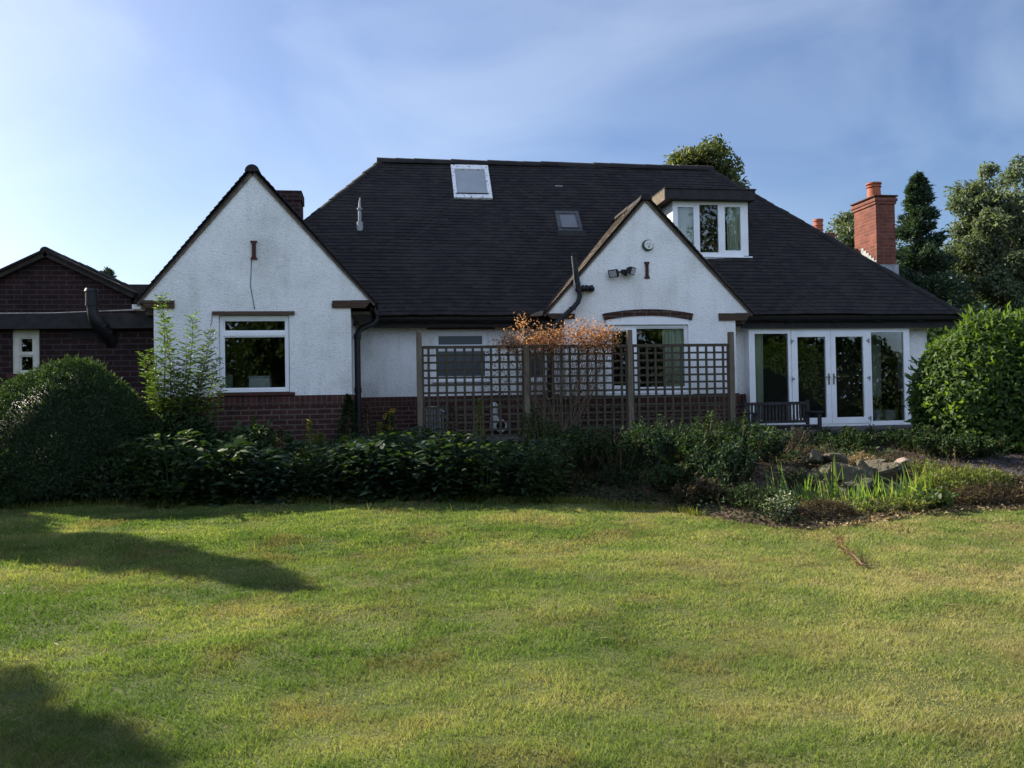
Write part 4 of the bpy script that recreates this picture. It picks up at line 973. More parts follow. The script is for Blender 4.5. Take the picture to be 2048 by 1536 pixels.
mb = MB(); q = lambda x, y, o_=.3: tuple(P(x, y, YE-o_))
mb.tube([q(226, 686, -.05), q(212, 666, .12), q(200, 652, .25), q(190, 638, .3), q(186, 624, .3), q(184, 606, .3)], [.105, .105, .105, .10, .085, .085], 16)
mb.tube([q(184, 612), q(184, 604)], .1, 16); mb.tube([q(184, 605), q(183.5, 590), q(183, 582)], [.095, .095, .09], 16); mb.tube([q(183, 583), q(183, 577)], [.11, .09], 16)
for x, y, o_ in ((203, 655, .22), (214, 668, .1)): mb.tube([q(x-2, y-3, o_), q(x+2, y+3, o_)], .118, 16)
mb.build('flue_pipe', M['lead'] if False else M['black_plastic'], bh, smooth=True)
mb = MB(); mb.box(XL2-.02-.13, XL2-.02, YG+.05, YG+.3, PZ(255, 617, YG), PZ(255, 608, YG)); mb.build('gutter_end', M['upvc'], bh)

# ------------------------------------------------------------------ trellis screen
YT = 15.15
tr = root('trellis', 'brown square lattice trellis screen of three panels between four posts', 'trellis', (PX(1150, YT), YT, .6), )
posts = [(837.5, 660), (1051, 657), (1258, 660), (1461, 664)]
pxs = []
for px, pt_ in posts:
    a = P(px, pt_, YT); x = a[0]; pxs.append(x); mb = MB(); mb.box(x-.048, x+.048, YT-.05, YT+.046, .3, a[2]); mb.build('post', M['post_wood'], tr, bevel=.006)
ptz = PZ(1150, 689.5, YT); pbz = ptz-1.83
for k in range(3):
    mb = MB(); x0, x1 = pxs[k]+.05, pxs[k+1]-.05; nv, nh = 12, 13
    mb.box(x0, x1, YT-.03, YT+.022, ptz-.052, ptz); mb.box(x0, x1, YT-.02, YT+.02, pbz, pbz+.045)
    for xx in (x0, x1-.03): mb.box(xx, xx+.03, YT-.019, YT+.019, pbz+.046, ptz-.053)
    dxx = (x1-x0)/(nv-.6)
    for i in range(1, nv):
        xx = x0+dxx*(i-.3)+random.uniform(-.005, .005)
        if x0+.05 < xx < x1-.05: mb.box(xx-.021, xx+.021, YT-.017, YT+.0, pbz+.046, ptz-.053)
    dz_ = (ptz-pbz-.1)/nh
    for i in range(1, nh):
        zz = ptz-.052-dz_*(i-.15)+random.uniform(-.003, .003); mb.box(x0+.031, x1-.031, YT+.001, YT+.018, zz-.018, zz+.018)
    mb.build('lattice_panel', M['trellis_wood'], tr)

# ------------------------------------------------------------------ bench on the terrace
YBN = 15.45; bzt = PZ(1550, 804, YBN); bx0, bx1 = PX(1487, YBN, 830), PX(1618, YBN, 830); bz0 = 0.6; bseat = bz0+.42
bench = root('garden_bench', 'weathered slatted wooden bench before the left half of the patio doors', 'bench', ((bx0+bx1)/2, YBN, bz0))
mb = MB(); mb.box(bx0+.06, bx1-.06, YBN-.03, YBN+.012, bzt-.06, bzt-.0); mb.box(bx0+.06, bx1-.06, YBN-.02, YBN+.01, bseat+.03, bseat+.08)
k = 17
for i in range(k):
    x = bx0+.1+(bx1-bx0-.2)*i/(k-1); mb.box(x-.02, x+.02, YBN-.012, YBN+.004, bseat+.0805, bzt-.0605)
mb.build('backrest', M['bench_wood'], bench)
mb = MB()
for i in range(5): mb.box(bx0+.03, bx1-.03, YBN-.48+i*.09, YBN-.41+i*.09, bseat-.02, bseat)
mb.box(bx0+.06, bx1-.06, YBN-.46, YBN-.44, bseat-.09, bseat-.021); mb.build('seat', M['bench_wood'], bench)
for xx in (bx0, bx1-.06):
    mb = MB(); mb.box(xx, xx+.058, YBN-.03, YBN+.03, bz0, bzt+.03); mb.build('leg', M['bench_wood'], bench, bevel=.004)
    mb = MB(); mb.box(xx, xx+.058, YBN-.49, YBN-.43, bz0, bseat+.22); mb.build('leg', M['bench_wood'], bench, bevel=.004)
    mb = MB(); mb.box(xx-.012, xx+.07, YBN-.52, YBN-.031, bseat+.2205, bseat+.25); mb.build('armrest', M['bench_wood'], bench, bevel=.006)

# ------------------------------------------------------------------ objects behind the trellis
# plastic chair
cpx = P(865, 815, 15.95); chz = .6
chair = root('garden_chair', 'faded green plastic garden chair standing behind the left trellis panel', 'chair', (cpx[0], 15.9, chz))
mb = MB(); n_ = 9; top = cpx[2]+.02
for i in range(n_):
    t = i/(n_-1)*2-1; x = cpx[0]+t*.2; zt_ = top-.09*t*t; mb.box(x-.014, x+.014, 16.12+.04*t*t*-1, 16.14-.04*t*t, chz+.42, zt_-.05)
mb.tube([(cpx[0]+t*.225, 16.13-.04*t*t, top-.02-.10*t*t) for t in np.linspace(-1, 1, 13)], .03, 8); mb.build('backrest', M['grey_plastic'], chair)
mb = MB(); mb.box(cpx[0]-.23, cpx[0]+.23, 15.62, 16.1, chz+.39, chz+.42); mb.build('seat', M['grey_plastic'], chair, bevel=.02)
for sx in (-1, 1):
    for yy in (15.66, 16.1):
        mb = MB(); mb.bar((cpx[0]+sx*.2, yy, chz+.39), (cpx[0]+sx*.23, yy+(.04 if yy > 16 else -.04), chz-.05), .04, .04); mb.build('leg', M['grey_plastic'], chair)
    mb = MB(); mb.tube([(cpx[0]+sx*.235, 16.1, top-.2), (cpx[0]+sx*.26, 15.85, top-.22), (cpx[0]+sx*.25, 15.66, top-.26), (cpx[0]+sx*.22, 15.64, chz+.4)], .022, 8); mb.build('armrest', M['grey_plastic'], chair)
# pale flue terminal on the plinth
fp = P(990, 835, 16.3)
flt = root('boiler_flue', 'white capped flue with an open ring terminal behind the lattice', 'flue', (fp[0], 16.4, fp[2]-.3))
mb = MB(); mb.box(fp[0]-.08, fp[0]+.07, 16.28, 16.5, fp[2]-.24, fp[2]+.0); mb.tube([(fp[0], 16.4, fp[2]+.0), (fp[0], 16.4, fp[2]+.18)], .075, 14); mb.build('body', M['white_ceramic'], flt, smooth=True)
mb = MB(); mb.lathe([(.09, 0), (.085, .03), (.055, .07), (.02, .09)], (fp[0], 16.4, fp[2]+.2), 14); mb.build('cap', M['white_ceramic'], flt, smooth=True)
mb = MB(); rc = Vector((fp[0]+.1, 16.22, fp[2]-.16)); mb.tube([rc+Vector((.105*cos(t), 0, .105*sin(t))) for t in np.linspace(0, 2*pi, 25)], .018, 8, cap=False); mb.build('ring', M['white_ceramic'], flt, smooth=True)
mb = MB(); mb.tube([rc+Vector((0, .06, 0)), rc+Vector((0, .0, 0))], .09, 20); mb.build('opening', M['black_plastic'], flt)
# drain gully / cloche
dp_ = P(1108, 850, 15.9)
dg = root('glass_cloche', 'small clear garden cloche standing at the foot of the black soil pipe', 'cloche', (dp_[0], 15.9, .62))
mb = MB(); mb.lathe([(.14, 0), (.14, .12), (.12, .22), (.07, .29), (.02, .31), (.025, .34), (.01, .35)], (dp_[0], 15.9, .62), 18); mb.build('dome', M['clear_plastic'], dg, smooth=True)

# ------------------------------------------------------------------ foliage builders
def shell_pts(n, c, r, depth=.18, zmin=-1.0, bump=.06, seed=0):
    d = rdir(n*2); d = d[d[:, 2] > zmin][:n]; n = len(d)
    ph = np.array([1.3, 2.1, .7])*(seed+1)
    bmp = np.sin(d[:, 0]*5+ph[0])*np.sin(d[:, 1]*6+ph[1])+np.sin(d[:, 2]*7+ph[2])*np.sin(d[:, 0]*9+ph[1])*.6+.4*np.sin(d[:, 1]*17+ph[0])*np.sin(d[:, 2]*15)
    k = 1+bump*bmp-depth*rng.random(n)**1.6
    return np.asarray(c)+d*np.asarray(r)*k[:, None], d
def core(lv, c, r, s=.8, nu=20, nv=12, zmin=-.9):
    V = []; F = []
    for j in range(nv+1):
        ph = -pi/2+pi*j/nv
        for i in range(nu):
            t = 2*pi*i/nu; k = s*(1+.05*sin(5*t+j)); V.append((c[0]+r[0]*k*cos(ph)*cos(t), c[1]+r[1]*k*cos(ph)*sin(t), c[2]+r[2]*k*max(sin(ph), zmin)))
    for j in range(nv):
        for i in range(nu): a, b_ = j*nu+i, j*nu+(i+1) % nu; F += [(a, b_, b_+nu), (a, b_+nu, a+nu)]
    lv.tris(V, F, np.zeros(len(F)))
def twigs(paths, name, mat, parent, local=False):
    mb = MB()
    for p_, r_ in paths: mb.tube(p_, r_, 6)
    return mb.build(name, M[mat], parent, local=local, smooth=True)
def gz(x, y): return float(bed_z(x, y)) if y > edge_y(x) else float(lawn_z(x, y))

def dome_bush(name, label, c, r, n, leaf, mat, size, depth, bump, droop=.15, upbias=.25, zmin=-.75, trunk=True, kind='small', group=None):
    z0 = gz(c[0], c[1]); t = root(name, label, 'bush', (c[0], c[1], z0), group)
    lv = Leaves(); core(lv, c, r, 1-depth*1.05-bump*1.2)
    p_, d = shell_pts(n, c, r, depth, zmin, bump, seed=len(name))
    keep = p_[:, 2] > z0+.02; p_, d = p_[keep], d[keep]; k = len(p_)
    D = nrm(d*.55+rdir(k)*.75+np.array([0, 0, upbias])); N = nrm(d*.8+np.array([0, 0, .5])+rdir(k)*.45)
    getattr(lv, kind)(p_, D, N, rng.uniform(.55, 1.3, k)*size[0], rng.uniform(.65, 1.2, k)*size[1], np.clip(rng.normal(.5, .26, k), 0, 1), droop=droop)
    m_ = k//45; ii = rng.integers(0, k, m_)      # stray shoots beyond the clipped outline
    for f_ in (0, .35, .7):
        lv.small(p_[ii]+d[ii]*size[0]*f_*1.6, nrm(d[ii]+rdir(m_)*.5+np.array([0, 0, .3])), rdir(m_), size[0]*rng.uniform(.9, 1.5, m_), size[1]*1.0, np.clip(rng.normal(.75, .15, m_), 0, 1), droop=.1)
    lv.build('foliage', M[mat], t)
    st = []
    for i in range(6):
        a = 2*pi*i/6; st.append(([(c[0]+.05*cos(a), c[1]+.05*sin(a), z0-.05), (c[0]+.2*r[0]*cos(a), c[1]+.2*r[1]*sin(a), z0+.5*(c[2]-z0)), (c[0]+.35*r[0]*cos(a), c[1]+.35*r[1]*sin(a), c[2]+.2*r[2])], [.03, .02, .008]))
    twigs(st, 'stem', 'bark', t)
    return t
# clipped yew dome at the left
yc = P(140, 870, 12.7); yt = PZ(140, 716, 12.7)
dome_bush('topiary', 'large clipped dark green yew dome in front of the brick wall', (yc[0]-.02, 12.75, .75), (1.15, 1.1, yt-.80), 65000, 'x', 'leaf_yew', (.045, .017), .12, .034, upbias=.35, zmin=-.6)
# laurel-like bush at the right
rc_ = P(1990, 800, 12.6)
dome_bush('evergreen_bush', 'big rounded glossy leaved green bush at the right end of the bungalow', (rc_[0]+.13, 12.7, 1.42), (1.30, 1.2, PZ(1990, 626, 12.6)-1.42), 20000, 'x', 'leaf_laurel', (.098, .048), .20, .04, droop=.35, upbias=-.15, zmin=-.8, kind='big')

def pinnate_shrub(name, label, stems, mat, base, spread, leafL=.055, group=None):
    """upright stems carrying tiers of side sprays with paired leaflets; stems: list of (x,y,ztop)"""
    t = root(name, label, 'shrub', base, group); lv = Leaves(); st = []
    for (x, y, zt_) in stems:
        b = np.array(base)+np.array([rng.normal()*.06, rng.normal()*.05, 0]); top = np.array([x, y, zt_]); H = zt_-base[2]
        def at(s): return b+(top-b)*s+np.array([0, 0, 0])+np.array([.04*sin(6*s+x), .03*cos(5*s), 0])
        st.append(([at(s) for s in np.linspace(0, 1, 7)], list(np.linspace(.016, .003, 7))))
        ns = int(H*30)
        for i in range(ns):
            s = .22+.78*(i/ns)+rng.uniform(-.01, .01); o_ = at(min(s, 1)); az = i*2.4+rng.uniform(-.4, .4)
            ln = spread*(1.15-.85*s)*rng.uniform(.6, 1.15)+.05; dr_ = np.array([cos(az), sin(az), .45+.5*s]); dr_ /= np.linalg.norm(dr_)
            m_ = max(4, int(ln/.028)); tt = np.linspace(.15, 1, m_); pp = o_+dr_*ln*tt[:, None]-np.array([0, 0, 1])*(.30*ln*tt**2)[:, None]
            side = np.cross(dr_, [0, 0, 1]); side /= np.linalg.norm(side)
            for sg in (-1, 1):
                D = nrm(side*sg*.9+dr_*.55+rng.normal(size=(m_, 3))*.18); N = np.tile([0, 0, 1.], (m_, 1))+rng.normal(size=(m_, 3))*.3
                lv.small(pp, D, N, leafL*rng.uniform(.7, 1.2, m_)*(1.1-.3*tt), leafL*.42, np.clip(rng.normal(.5, .2, m_)+.15*s, 0, 1), droop=.12)
    lv.build('foliage', M[mat], t); twigs(st, 'stem', 'twig', t); return t
def stem(px, py, Y): p_ = P(px, py, Y); return (p_[0], Y, p_[2])
bb_ = P(345, 900, 13.1)
pinnate_shrub('climbing_shrub', 'tall spiky shrub with sunlit feathery green shoots against the left gable corner',
    [stem(320, 590, 13.1), stem(327, 640, 13.3), stem(300, 700, 13.0), stem(283, 712, 12.9), stem(345, 730, 13.1), stem(386, 632, 13.4), stem(372, 690, 13.2), stem(424, 660, 13.1), stem(412, 700, 13.0), stem(437, 720, 13.3), stem(360, 750, 12.9), stem(305, 740, 13.3), stem(400, 745, 13.0), stem(452, 760, 13.1)],
    'leaf_bright', (bb_[0], 13.1, .45), .30, .062)
dome_bush('low_shrub', 'dark shrub filling the gap between the yew dome and the left gable', (P(350, 860, 12.8)[0], 12.9, .72), (.72, .6, .72), 7000, 'x', 'leaf_dark', (.085, .042), .3, .1, zmin=-.7)
dome_bush('leafy_shrub', 'round leaved shrub below the large gable window', (P(500, 900, 12.8)[0], 13.0, .6), (.62, .55, .62), 3800, 'x', 'leaf_mid', (.10, .06), .35, .12, kind='big', zmin=-.7)
dome_bush('hedge_plant', 'dark bushy plant at the lawn edge right of the yew dome', (P(250, 960, 12.2)[0], 12.25, .45), (.75, .5, .55), 6000, 'x', 'leaf_dark', (.08, .04), .3, .1, zmin=-.7)
dome_bush('hedge_plant', 'dark leafy plant at the lawn edge under the left end of the gable window', (P(420, 960, 12.2)[0], 12.2, .42), (.62, .5, .5), 5000, 'x', 'leaf_blue', (.09, .045), .3, .1, zmin=-.7)
dome_bush('hedge_plant', 'dark low plant spilling from under the left flank of the yew dome', (P(30, 950, 12.1)[0], 12.15, .35), (.8, .45, .45), 5000, 'x', 'leaf_dark', (.08, .04), .3, .1, zmin=-.7)

# conical green plant in the corner by the downpipe
cp = P(697, 830, 13.9); 
def spike_plant(name, label, x, y, h, r, n, mat, leaf=(.06, .025), group=None, cat='plant'):
    z0 = gz(x, y); t = root(name, label, cat, (x, y, z0), group); lv = Leaves()
    s = rng.random(n)**.8; az = rng.random(n)*2*pi; rr = r*(1-s)**.8*rng.uniform(.3, 1, n)
    p_ = np.stack([x+rr*np.cos(az), y+rr*np.sin(az), z0+h*s], 1); D = nrm(np.stack([np.cos(az), np.sin(az), np.full(n, .5)], 1)+rng.normal(size=(n, 3))*.4)
    lv.small(p_, D, np.array([0, 0, 1])+rng.normal(size=(n, 3))*.4, leaf[0]*rng.uniform(.6, 1.3, n), leaf[1], rng.random(n), droop=.15); lv.build('foliage', M[mat], t)
    twigs([([(x, y, z0-.03), (x+.02, y, z0+h*.5), (x, y, z0+h*.95)], [.012, .008, .003])], 'stem', 'twig', t); return t
spike_plant('corner_plant', 'pointed dark green plant in the corner beside the black downpipe', cp[0], 13.95, 1.05, .28, 1500, 'leaf_dark')
for k, (px, py, Y, h, r) in enumerate(((640, 845, 12.9, .62, .33), (690, 862, 12.8, .58, .3), (600, 870, 12.6, .5, .3), (668, 880, 12.5, .45, .3))):
    a = P(px, py, Y); 
    lab = ['feathery yellow green plant, tallest of its clump below the gable plinth', 'feathery yellow green plant at the right of its clump near the downpipe', 'feathery yellow green plant at the left of its clump under the window sill', 'short feathery yellow green plant in front of its clump'][k]
    t = spike_plant('feathery_plant', lab, a[0], Y, h, r, 1500, 'leaf_yellow', (.05, .012), 'feathery plants under the gable window')
yp = P(778, 860, 14.4); t = spike_plant('yellow_flower', 'slender plant with yellow flowers in front of the brick plinth left of the trellis', yp[0], 14.4, .75, .16, 350, 'leaf_mid', (.07, .03), cat='flower')
lv = Leaves(); n = 130; c_ = np.array([[yp[0]-.03, 14.38, gz(yp[0], 14.4)+.70], [yp[0]+.02, 14.36, gz(yp[0], 14.4)+.52], [yp[0]-.13, 14.36, gz(yp[0], 14.4)+.42], [yp[0]+.05, 14.4, gz(yp[0], 14.4)+.78], [yp[0]-.22, 14.36, gz(yp[0], 14.4)+.27]])[rng.integers(0, 5, n)]
lv.small(c_+rng.normal(size=(n, 3))*.03, rdir(n), rdir(n), .035, .025, rng.random(n)); lv.build('blossom', M['petal_yellow'], t)

# broad leaved plants massed along the lawn edge: three kinds, copied
def broad_proto(h, n, ll, lw, mat):   # leaves from the ground up, so no bare legs
    lv = Leaves(); ns = 7; P0 = []; D0 = []
    for i in range(n):
        s = rng.integers(0, ns); az = 2*pi*s/ns+rng.normal()*.5; u = rng.random()**1.15; lean = .25+.15*rng.random()
        rr_ = lean*h*(.35+.6*rng.random()); pos = np.array([cos(az)*rr_, sin(az)*rr_, h*u*.92]); a2 = az+rng.normal()*1.0
        P0.append(pos); D0.append([cos(a2), sin(a2), .55+.5*u*rng.random()])
    P0, D0 = np.array(P0), np.array(D0); N = np.array([0, 0, 1.])+rng.normal(size=(n, 3))*.25
    lv.big(P0, D0, N, ll*rng.uniform(.6, 1.2, n), lw*rng.uniform(.7, 1.2, n), np.clip(rng.normal(.45, .25, n), 0, 1), droop=rng.uniform(.2, .75, n)); 
    fol = lv.mesh('foliage'); mb = MB()
    for i in range(ns):
        az = 2*pi*i/ns; mb.tube([(0, 0, -.05), (cos(az)*.1*h, sin(az)*.1*h, h*.45), (cos(az)*.25*h, sin(az)*.25*h, h*.85)], [.005, .004, .002], 5)
    return fol, mb.mesh('stem'), mat
protos = [broad_proto(.64, 190, .155, .062, 'leaf_blue'), broad_proto(.6, 170, .18, .07, 'leaf_dark'), broad_proto(.68, 260, .10, .045, 'leaf_mid'), broad_proto(.6, 320, .085, .038, 'leaf_dark')]
made = {}
def place_broad(kind, x, y, s, label, group):
    if kind not in made:
        fol, stm, mat = protos[kind]; t = root('broad_leaved_plant', label, 'plant', (x, y, gz(x, y)), group)
        link('foliage', fol, M[mat], t, local=True); link('stem', stm, M['leaf_dark'], t, local=True); made[kind] = t
    else:
        t = copy_tree(made[kind]); t['label'] = label; t['group'] = group; t.location = (x, y, gz(x, y))
    t.rotation_euler = (0, 0, random.uniform(0, 6.28)); t.scale = (s, s, s*random.uniform(.85, 1.1))
for r_ in range(6):
    off = .06+r_*.38
    for k in range(17):
        x = -3.1+k*.345+random.uniform(-.12, .12)+(.17 if r_ % 2 else 0); 
        if x > 2.35-.12*r_: continue
        y = float(edge_y(x))+off+random.uniform(-.08, .08); kd = [3, 2, 1, 0, 3, 1, 0, 2][int((x+3.4)*1.5+r_*.9+random.random()*1.3) % 8]
        if y > 13.7 and x < -.3: continue
        lab = ('dark broad leaved plant in the front row of the bed along the lawn', 'dark broad leaved plant in the middle rows of the bed left of centre', 'dark broad leaved plant in the back rows of the bed below the trellis')[0 if r_ < 2 else 1 if r_ < 4 else 2]
        place_broad(kd, x, y, random.uniform(.7, 1.2)*(1.25 if r_ == 0 else 1.1 if r_ == 1 else .92), lab, ('broad leaved plants in the front row', 'broad leaved plants in the middle rows', 'broad leaved plants in the back rows')[0 if r_ < 2 else 1 if r_ < 4 else 2])

def tuft(name, label, x, y, n, ln, mat, spread=.08, w=.008, lean=.5, group=None, droop=.35, cat='plant'):
    z0 = gz(x, y); t = root(name, label, cat, (x, y, z0), group); lv = Leaves(); az = rng.random(n)*2*pi; r = spread*np.sqrt(rng.random(n))
    p_ = np.stack([x+r*np.cos(az), y+r*np.sin(az), np.full(n, z0-.02)], 1); az2 = az+rng.normal(size=n)*.6
    D = nrm(np.stack([np.cos(az2)*lean, np.sin(az2)*lean, np.ones(n)], 1)+rng.normal(size=(n, 3))*.15); N = nrm(np.stack([-np.cos(az2)*.6, -np.sin(az2)*.6, np.full(n, 1.)], 1))
    lv.blade(p_, D, N, ln*rng.uniform(.5, 1.15, n), w*rng.uniform(.7, 1.2, n), rng.random(n), droop=droop*rng.uniform(.3, 1.4, n)); lv.build('blades', M[mat], t); return t
def twiggy(name, label, x, y, h, r, nst, nl, leaf, mat, cat='plant', group=None, kind='small', wood='twig'):
    z0 = gz(x, y); t = root(name, label, cat, (x, y, z0), group); st = []; lv = Leaves(); tips = []
    for i in range(nst):
        az = rng.random()*2*pi; q_ = np.sqrt(rng.random())*r; e = np.array([x+q_*cos(az), y+q_*sin(az), z0+h*rng.uniform(.6, 1.05)*(1-.35*q_/r)]); b = np.array([x+q_*.25*cos(az), y+q_*.25*sin(az), z0-.03])
        mid = (b+e)/2+rng.normal(size=3)*.05*h; st.append(([b, mid, e], [.006, .0045, .0015])); tips.append((b, mid, e))
    k = rng.integers(0, nst, nl); s = rng.random(nl)**.6; T = np.array(tips)[k]; 
    p_ = T[:, 0]*((1-s)**2)[:, None]+T[:, 1]*(2*s*(1-s))[:, None]+T[:, 2]*(s**2)[:, None]+rng.normal(size=(nl, 3))*.02
    D = nrm(rdir(nl)+np.array([0, 0, .35])); getattr(lv, kind)(p_, D, np.array([0, 0, 1.])+rng.normal(size=(nl, 3))*.5, leaf[0]*rng.uniform(.6, 1.25, nl), leaf[1]*rng.uniform(.7, 1.2, nl), rng.random(nl), droop=.2)
    lv.build('foliage', M[mat], t); twigs(st, 'stem', wood, t); return t
def fern(label, x, y, n, ln, mat='leaf_mid'):
    z0 = gz(x, y); t = root('fern', label, 'fern', (x, y, z0)); lv = Leaves()
    for i in range(n):
        az = 2*pi*i/n+rng.normal()*.3; L_ = ln*rng.uniform(.7, 1.1); m_ = 22; tt = np.linspace(.12, 1, m_); el = rng.uniform(.8, 1.3)
        c0 = np.stack([x+cos(az)*L_*cos(el)*tt*1.3, y+sin(az)*L_*cos(el)*tt*1.3, z0+L_*(sin(el)*tt-.45*tt**2)], 1); side = np.array([-sin(az), cos(az), 0])
        for sg in (-1, 1):
            D = nrm(side*sg+np.array([cos(az), sin(az), .2])*.35+rng.normal(size=(m_, 3))*.05); lv.small(c0, D, np.tile([0, 0, 1.], (m_, 1)), .30*L_*np.sin(pi*np.clip(tt*.9+.1, 0, 1))**.8*.55+.01, .022, rng.random(m_), droop=.2)
    lv.build('fronds', M[mat], t); return t
def bx_(px, py, Y): return float(P(px, py, Y)[0])
# middle of the bed: dry grass, low shrubs, fern, rosette
tuft('dry_grass', 'brown dry grass tuft at the lawn edge under the middle trellis panel', bx_(1170, 960, 11.6), 11.6, 260, .38, 'leaf_brown', .22, .007, .7)
tuft('dry_grass', 'rust coloured dead grass between the green plants right of bed centre', bx_(1108, 930, 12.3), 12.3, 260, .5, 'leaf_brown', .2, .007, .5)
tuft('dry_grass', 'pale dry grass at the brown lawn margin left of the reeds', bx_(1330, 990, 10.9), 10.9, 200, .25, 'leaf_straw', .25, .006, .8)
tuft('dry_grass', 'brown dry grass beneath the second trellis post from the right', bx_(1215, 920, 12.8), 12.8, 240, .5, 'leaf_brown', .24, .007, .6)
for k, (px, py, Y, h, r, nl, mat, lab) in enumerate((
    (1075, 900, 13.2, .95, .33, 1500, 'leaf_mid', 'tall feathery green plant under the second trellis post from the left'),
    (1200, 950, 12.2, .5, .4, 1300, 'leaf_brown', 'tangled brown stemmed plant in the middle of the bed'),
    (1290, 930, 12.4, .55, .45, 1900, 'leaf_blue', 'blue green ground hugging shrub under the right trellis panel'),
    (1390, 950, 11.9, .5, .45, 1900, 'leaf_dark', 'dark small leaved shrub below the right trellis panel'),
    (1470, 985, 11.2, .5, .42, 1900, 'leaf_blue', 'dark mounded shrub between the bed and the reeds'),
    (1250, 985, 11.3, .35, .35, 1100, 'leaf_dark', 'low dark ground plant at the lawn edge right of bed centre'),
    (1420, 880, 13.6, .75, .42, 1100, 'leaf_yellow', 'sunlit twiggy shrub with yellowing leaves in front of the last trellis panel'),
    (1350, 890, 13.6, .62, .35, 700, 'leaf_mid', 'sparse sunlit shrub in front of the right lattice, beside the fern'),
    (1520, 900, 13.3, .5, .38, 900, 'leaf_yellow', 'straggly sunlit plant right of the last trellis post'),
    (1560, 930, 12.2, .5, .4, 1000, 'leaf_brown', 'brown heathery mound left of the rocks'),
    (1640, 870, 13.9, .4, .5, 1200, 'leaf_dark', 'dark low plant below the bench'),
    (1730, 880, 13.9, .4, .5, 1200, 'leaf_dark', 'dark low plant below the patio doors'),
    (1800, 895, 13.6, .45, .5, 1200, 'leaf_brown', 'dull brown green plant left of the big evergreen bush'),
    (1600, 880, 13.6, .45, .3, 600, 'leaf_straw', 'dry seeding plant in the sun below the bench'),
    (1130, 985, 11.4, .3, .3, 800, 'leaf_brown', 'low dry brown plant at the lawn edge under bed centre'))):
    twiggy('bed_plant', lab, bx_(px, py, Y), Y, h, r, 26, nl, (.055, .024) if mat != 'leaf_brown' else (.04, .012), mat)
fern('pale fern arching at the foot of the third trellis post', bx_(1272, 905, 13.2), 13.2, 9, .5)
gp = P(1480, 850, 14.6)
twiggy('peony_plant', 'bright sunlit leafy plant at the foot of the last trellis post', gp[0]+.02, 14.55, .62, .42, 26, 700, (.13, .035), 'leaf_bright', kind='big')
z0 = gz(bx_(1345, 985, 11.2), 11.2); t = root('rosette_plant', 'rosette plant with a few large upright pale green leaves in the shaded bed', 'plant', (bx_(1345, 985, 11.2), 11.2, z0)); lv = Leaves(); n = 9; az = np.linspace(0, 6, n)
lv.big(np.tile([bx_(1345, 985, 11.2), 11.2, z0], (n, 1)), np.stack([np.cos(az)*.7, np.sin(az)*.7, np.full(n, 1.)], 1), np.stack([-np.cos(az), -np.sin(az), np.full(n, .6)], 1), rng.uniform(.2, .36, n), .13, rng.uniform(.5, 1, n), droop=.2); lv.build('leaves', M['leaf_mid'], t)

for k, (px, py, Y, h, r, nl, mat, lab) in enumerate((
    (905, 880, 14.7, .5, .35, 900, 'leaf_dark', 'dark plant at the foot of the first trellis panel'),
    (1090, 885, 14.7, .6, .3, 1100, 'leaf_mid', 'tall green weed at the foot of the second trellis post'),
    (1150, 890, 14.5, .5, .35, 1100, 'leaf_dark', 'dark plant below the withered climber'),
    (1215, 890, 14.5, .5, .35, 1100, 'leaf_brown', 'brown plant at the foot of the middle trellis panel'),
    (1290, 890, 14.4, .5, .35, 1000, 'leaf_dark', 'dark plant at the foot of the third trellis post'),
    (1370, 890, 14.5, .5, .35, 1000, 'leaf_brown', 'brownish plant at the foot of the right trellis panel'),
    (1340, 1005, 10.6, .35, .4, 1500, 'leaf_dark', 'low dark plant on the brown lawn margin'),
    (1400, 1015, 10.0, .3, .4, 1500, 'leaf_brown', 'low brown plant on the lawn margin left of the reeds'),
    (1160, 950, 11.9, .95, .42, 1900, 'leaf_dark', 'tall dark shrubby plant right of the broad leaved mass'),
    (1240, 950, 11.6, .9, .42, 1900, 'leaf_dark', 'dark bushy plant at bed centre in front of the fern'),
    (1325, 950, 11.4, .9, .42, 1900, 'leaf_blue', 'blue green bushy plant behind the large leaved rosette'),
    (1410, 970, 10.9, .9, .45, 2100, 'leaf_dark', 'dense dark shrub behind the brown lawn margin'),
    (1480, 960, 10.6, .9, .45, 2200, 'leaf_dark', 'dense dark shrub left of the first reeds'),
    (1530, 960, 11.4, .6, .4, 1700, 'leaf_blue', 'dark shrub between the last trellis post and the rocks'),
    (1450, 1000, 10.2, .75, .42, 2000, 'leaf_blue', 'spreading dark plant at the lawn corner left of the reeds'),
    (1700, 890, 12.6, .45, .55, 1500, 'leaf_dark', 'dark low shrub behind the rock pile'),
    (1830, 900, 12.2, .5, .5, 1700, 'leaf_dark', 'dark low shrub right of the pinkish stone'),
    (1890, 920, 11.7, .45, .5, 1700, 'leaf_dark', 'dark spreading plant at the foot of the big evergreen bush'),
    (1960, 930, 11.6, .4, .5, 1700, 'leaf_dark', 'dark spreading plant under the right side of the big evergreen bush'))):
    twiggy('bed_shrub', lab, bx_(px, py, Y), Y, h, r, 34, nl, (.065, .03), mat, cat='shrub')

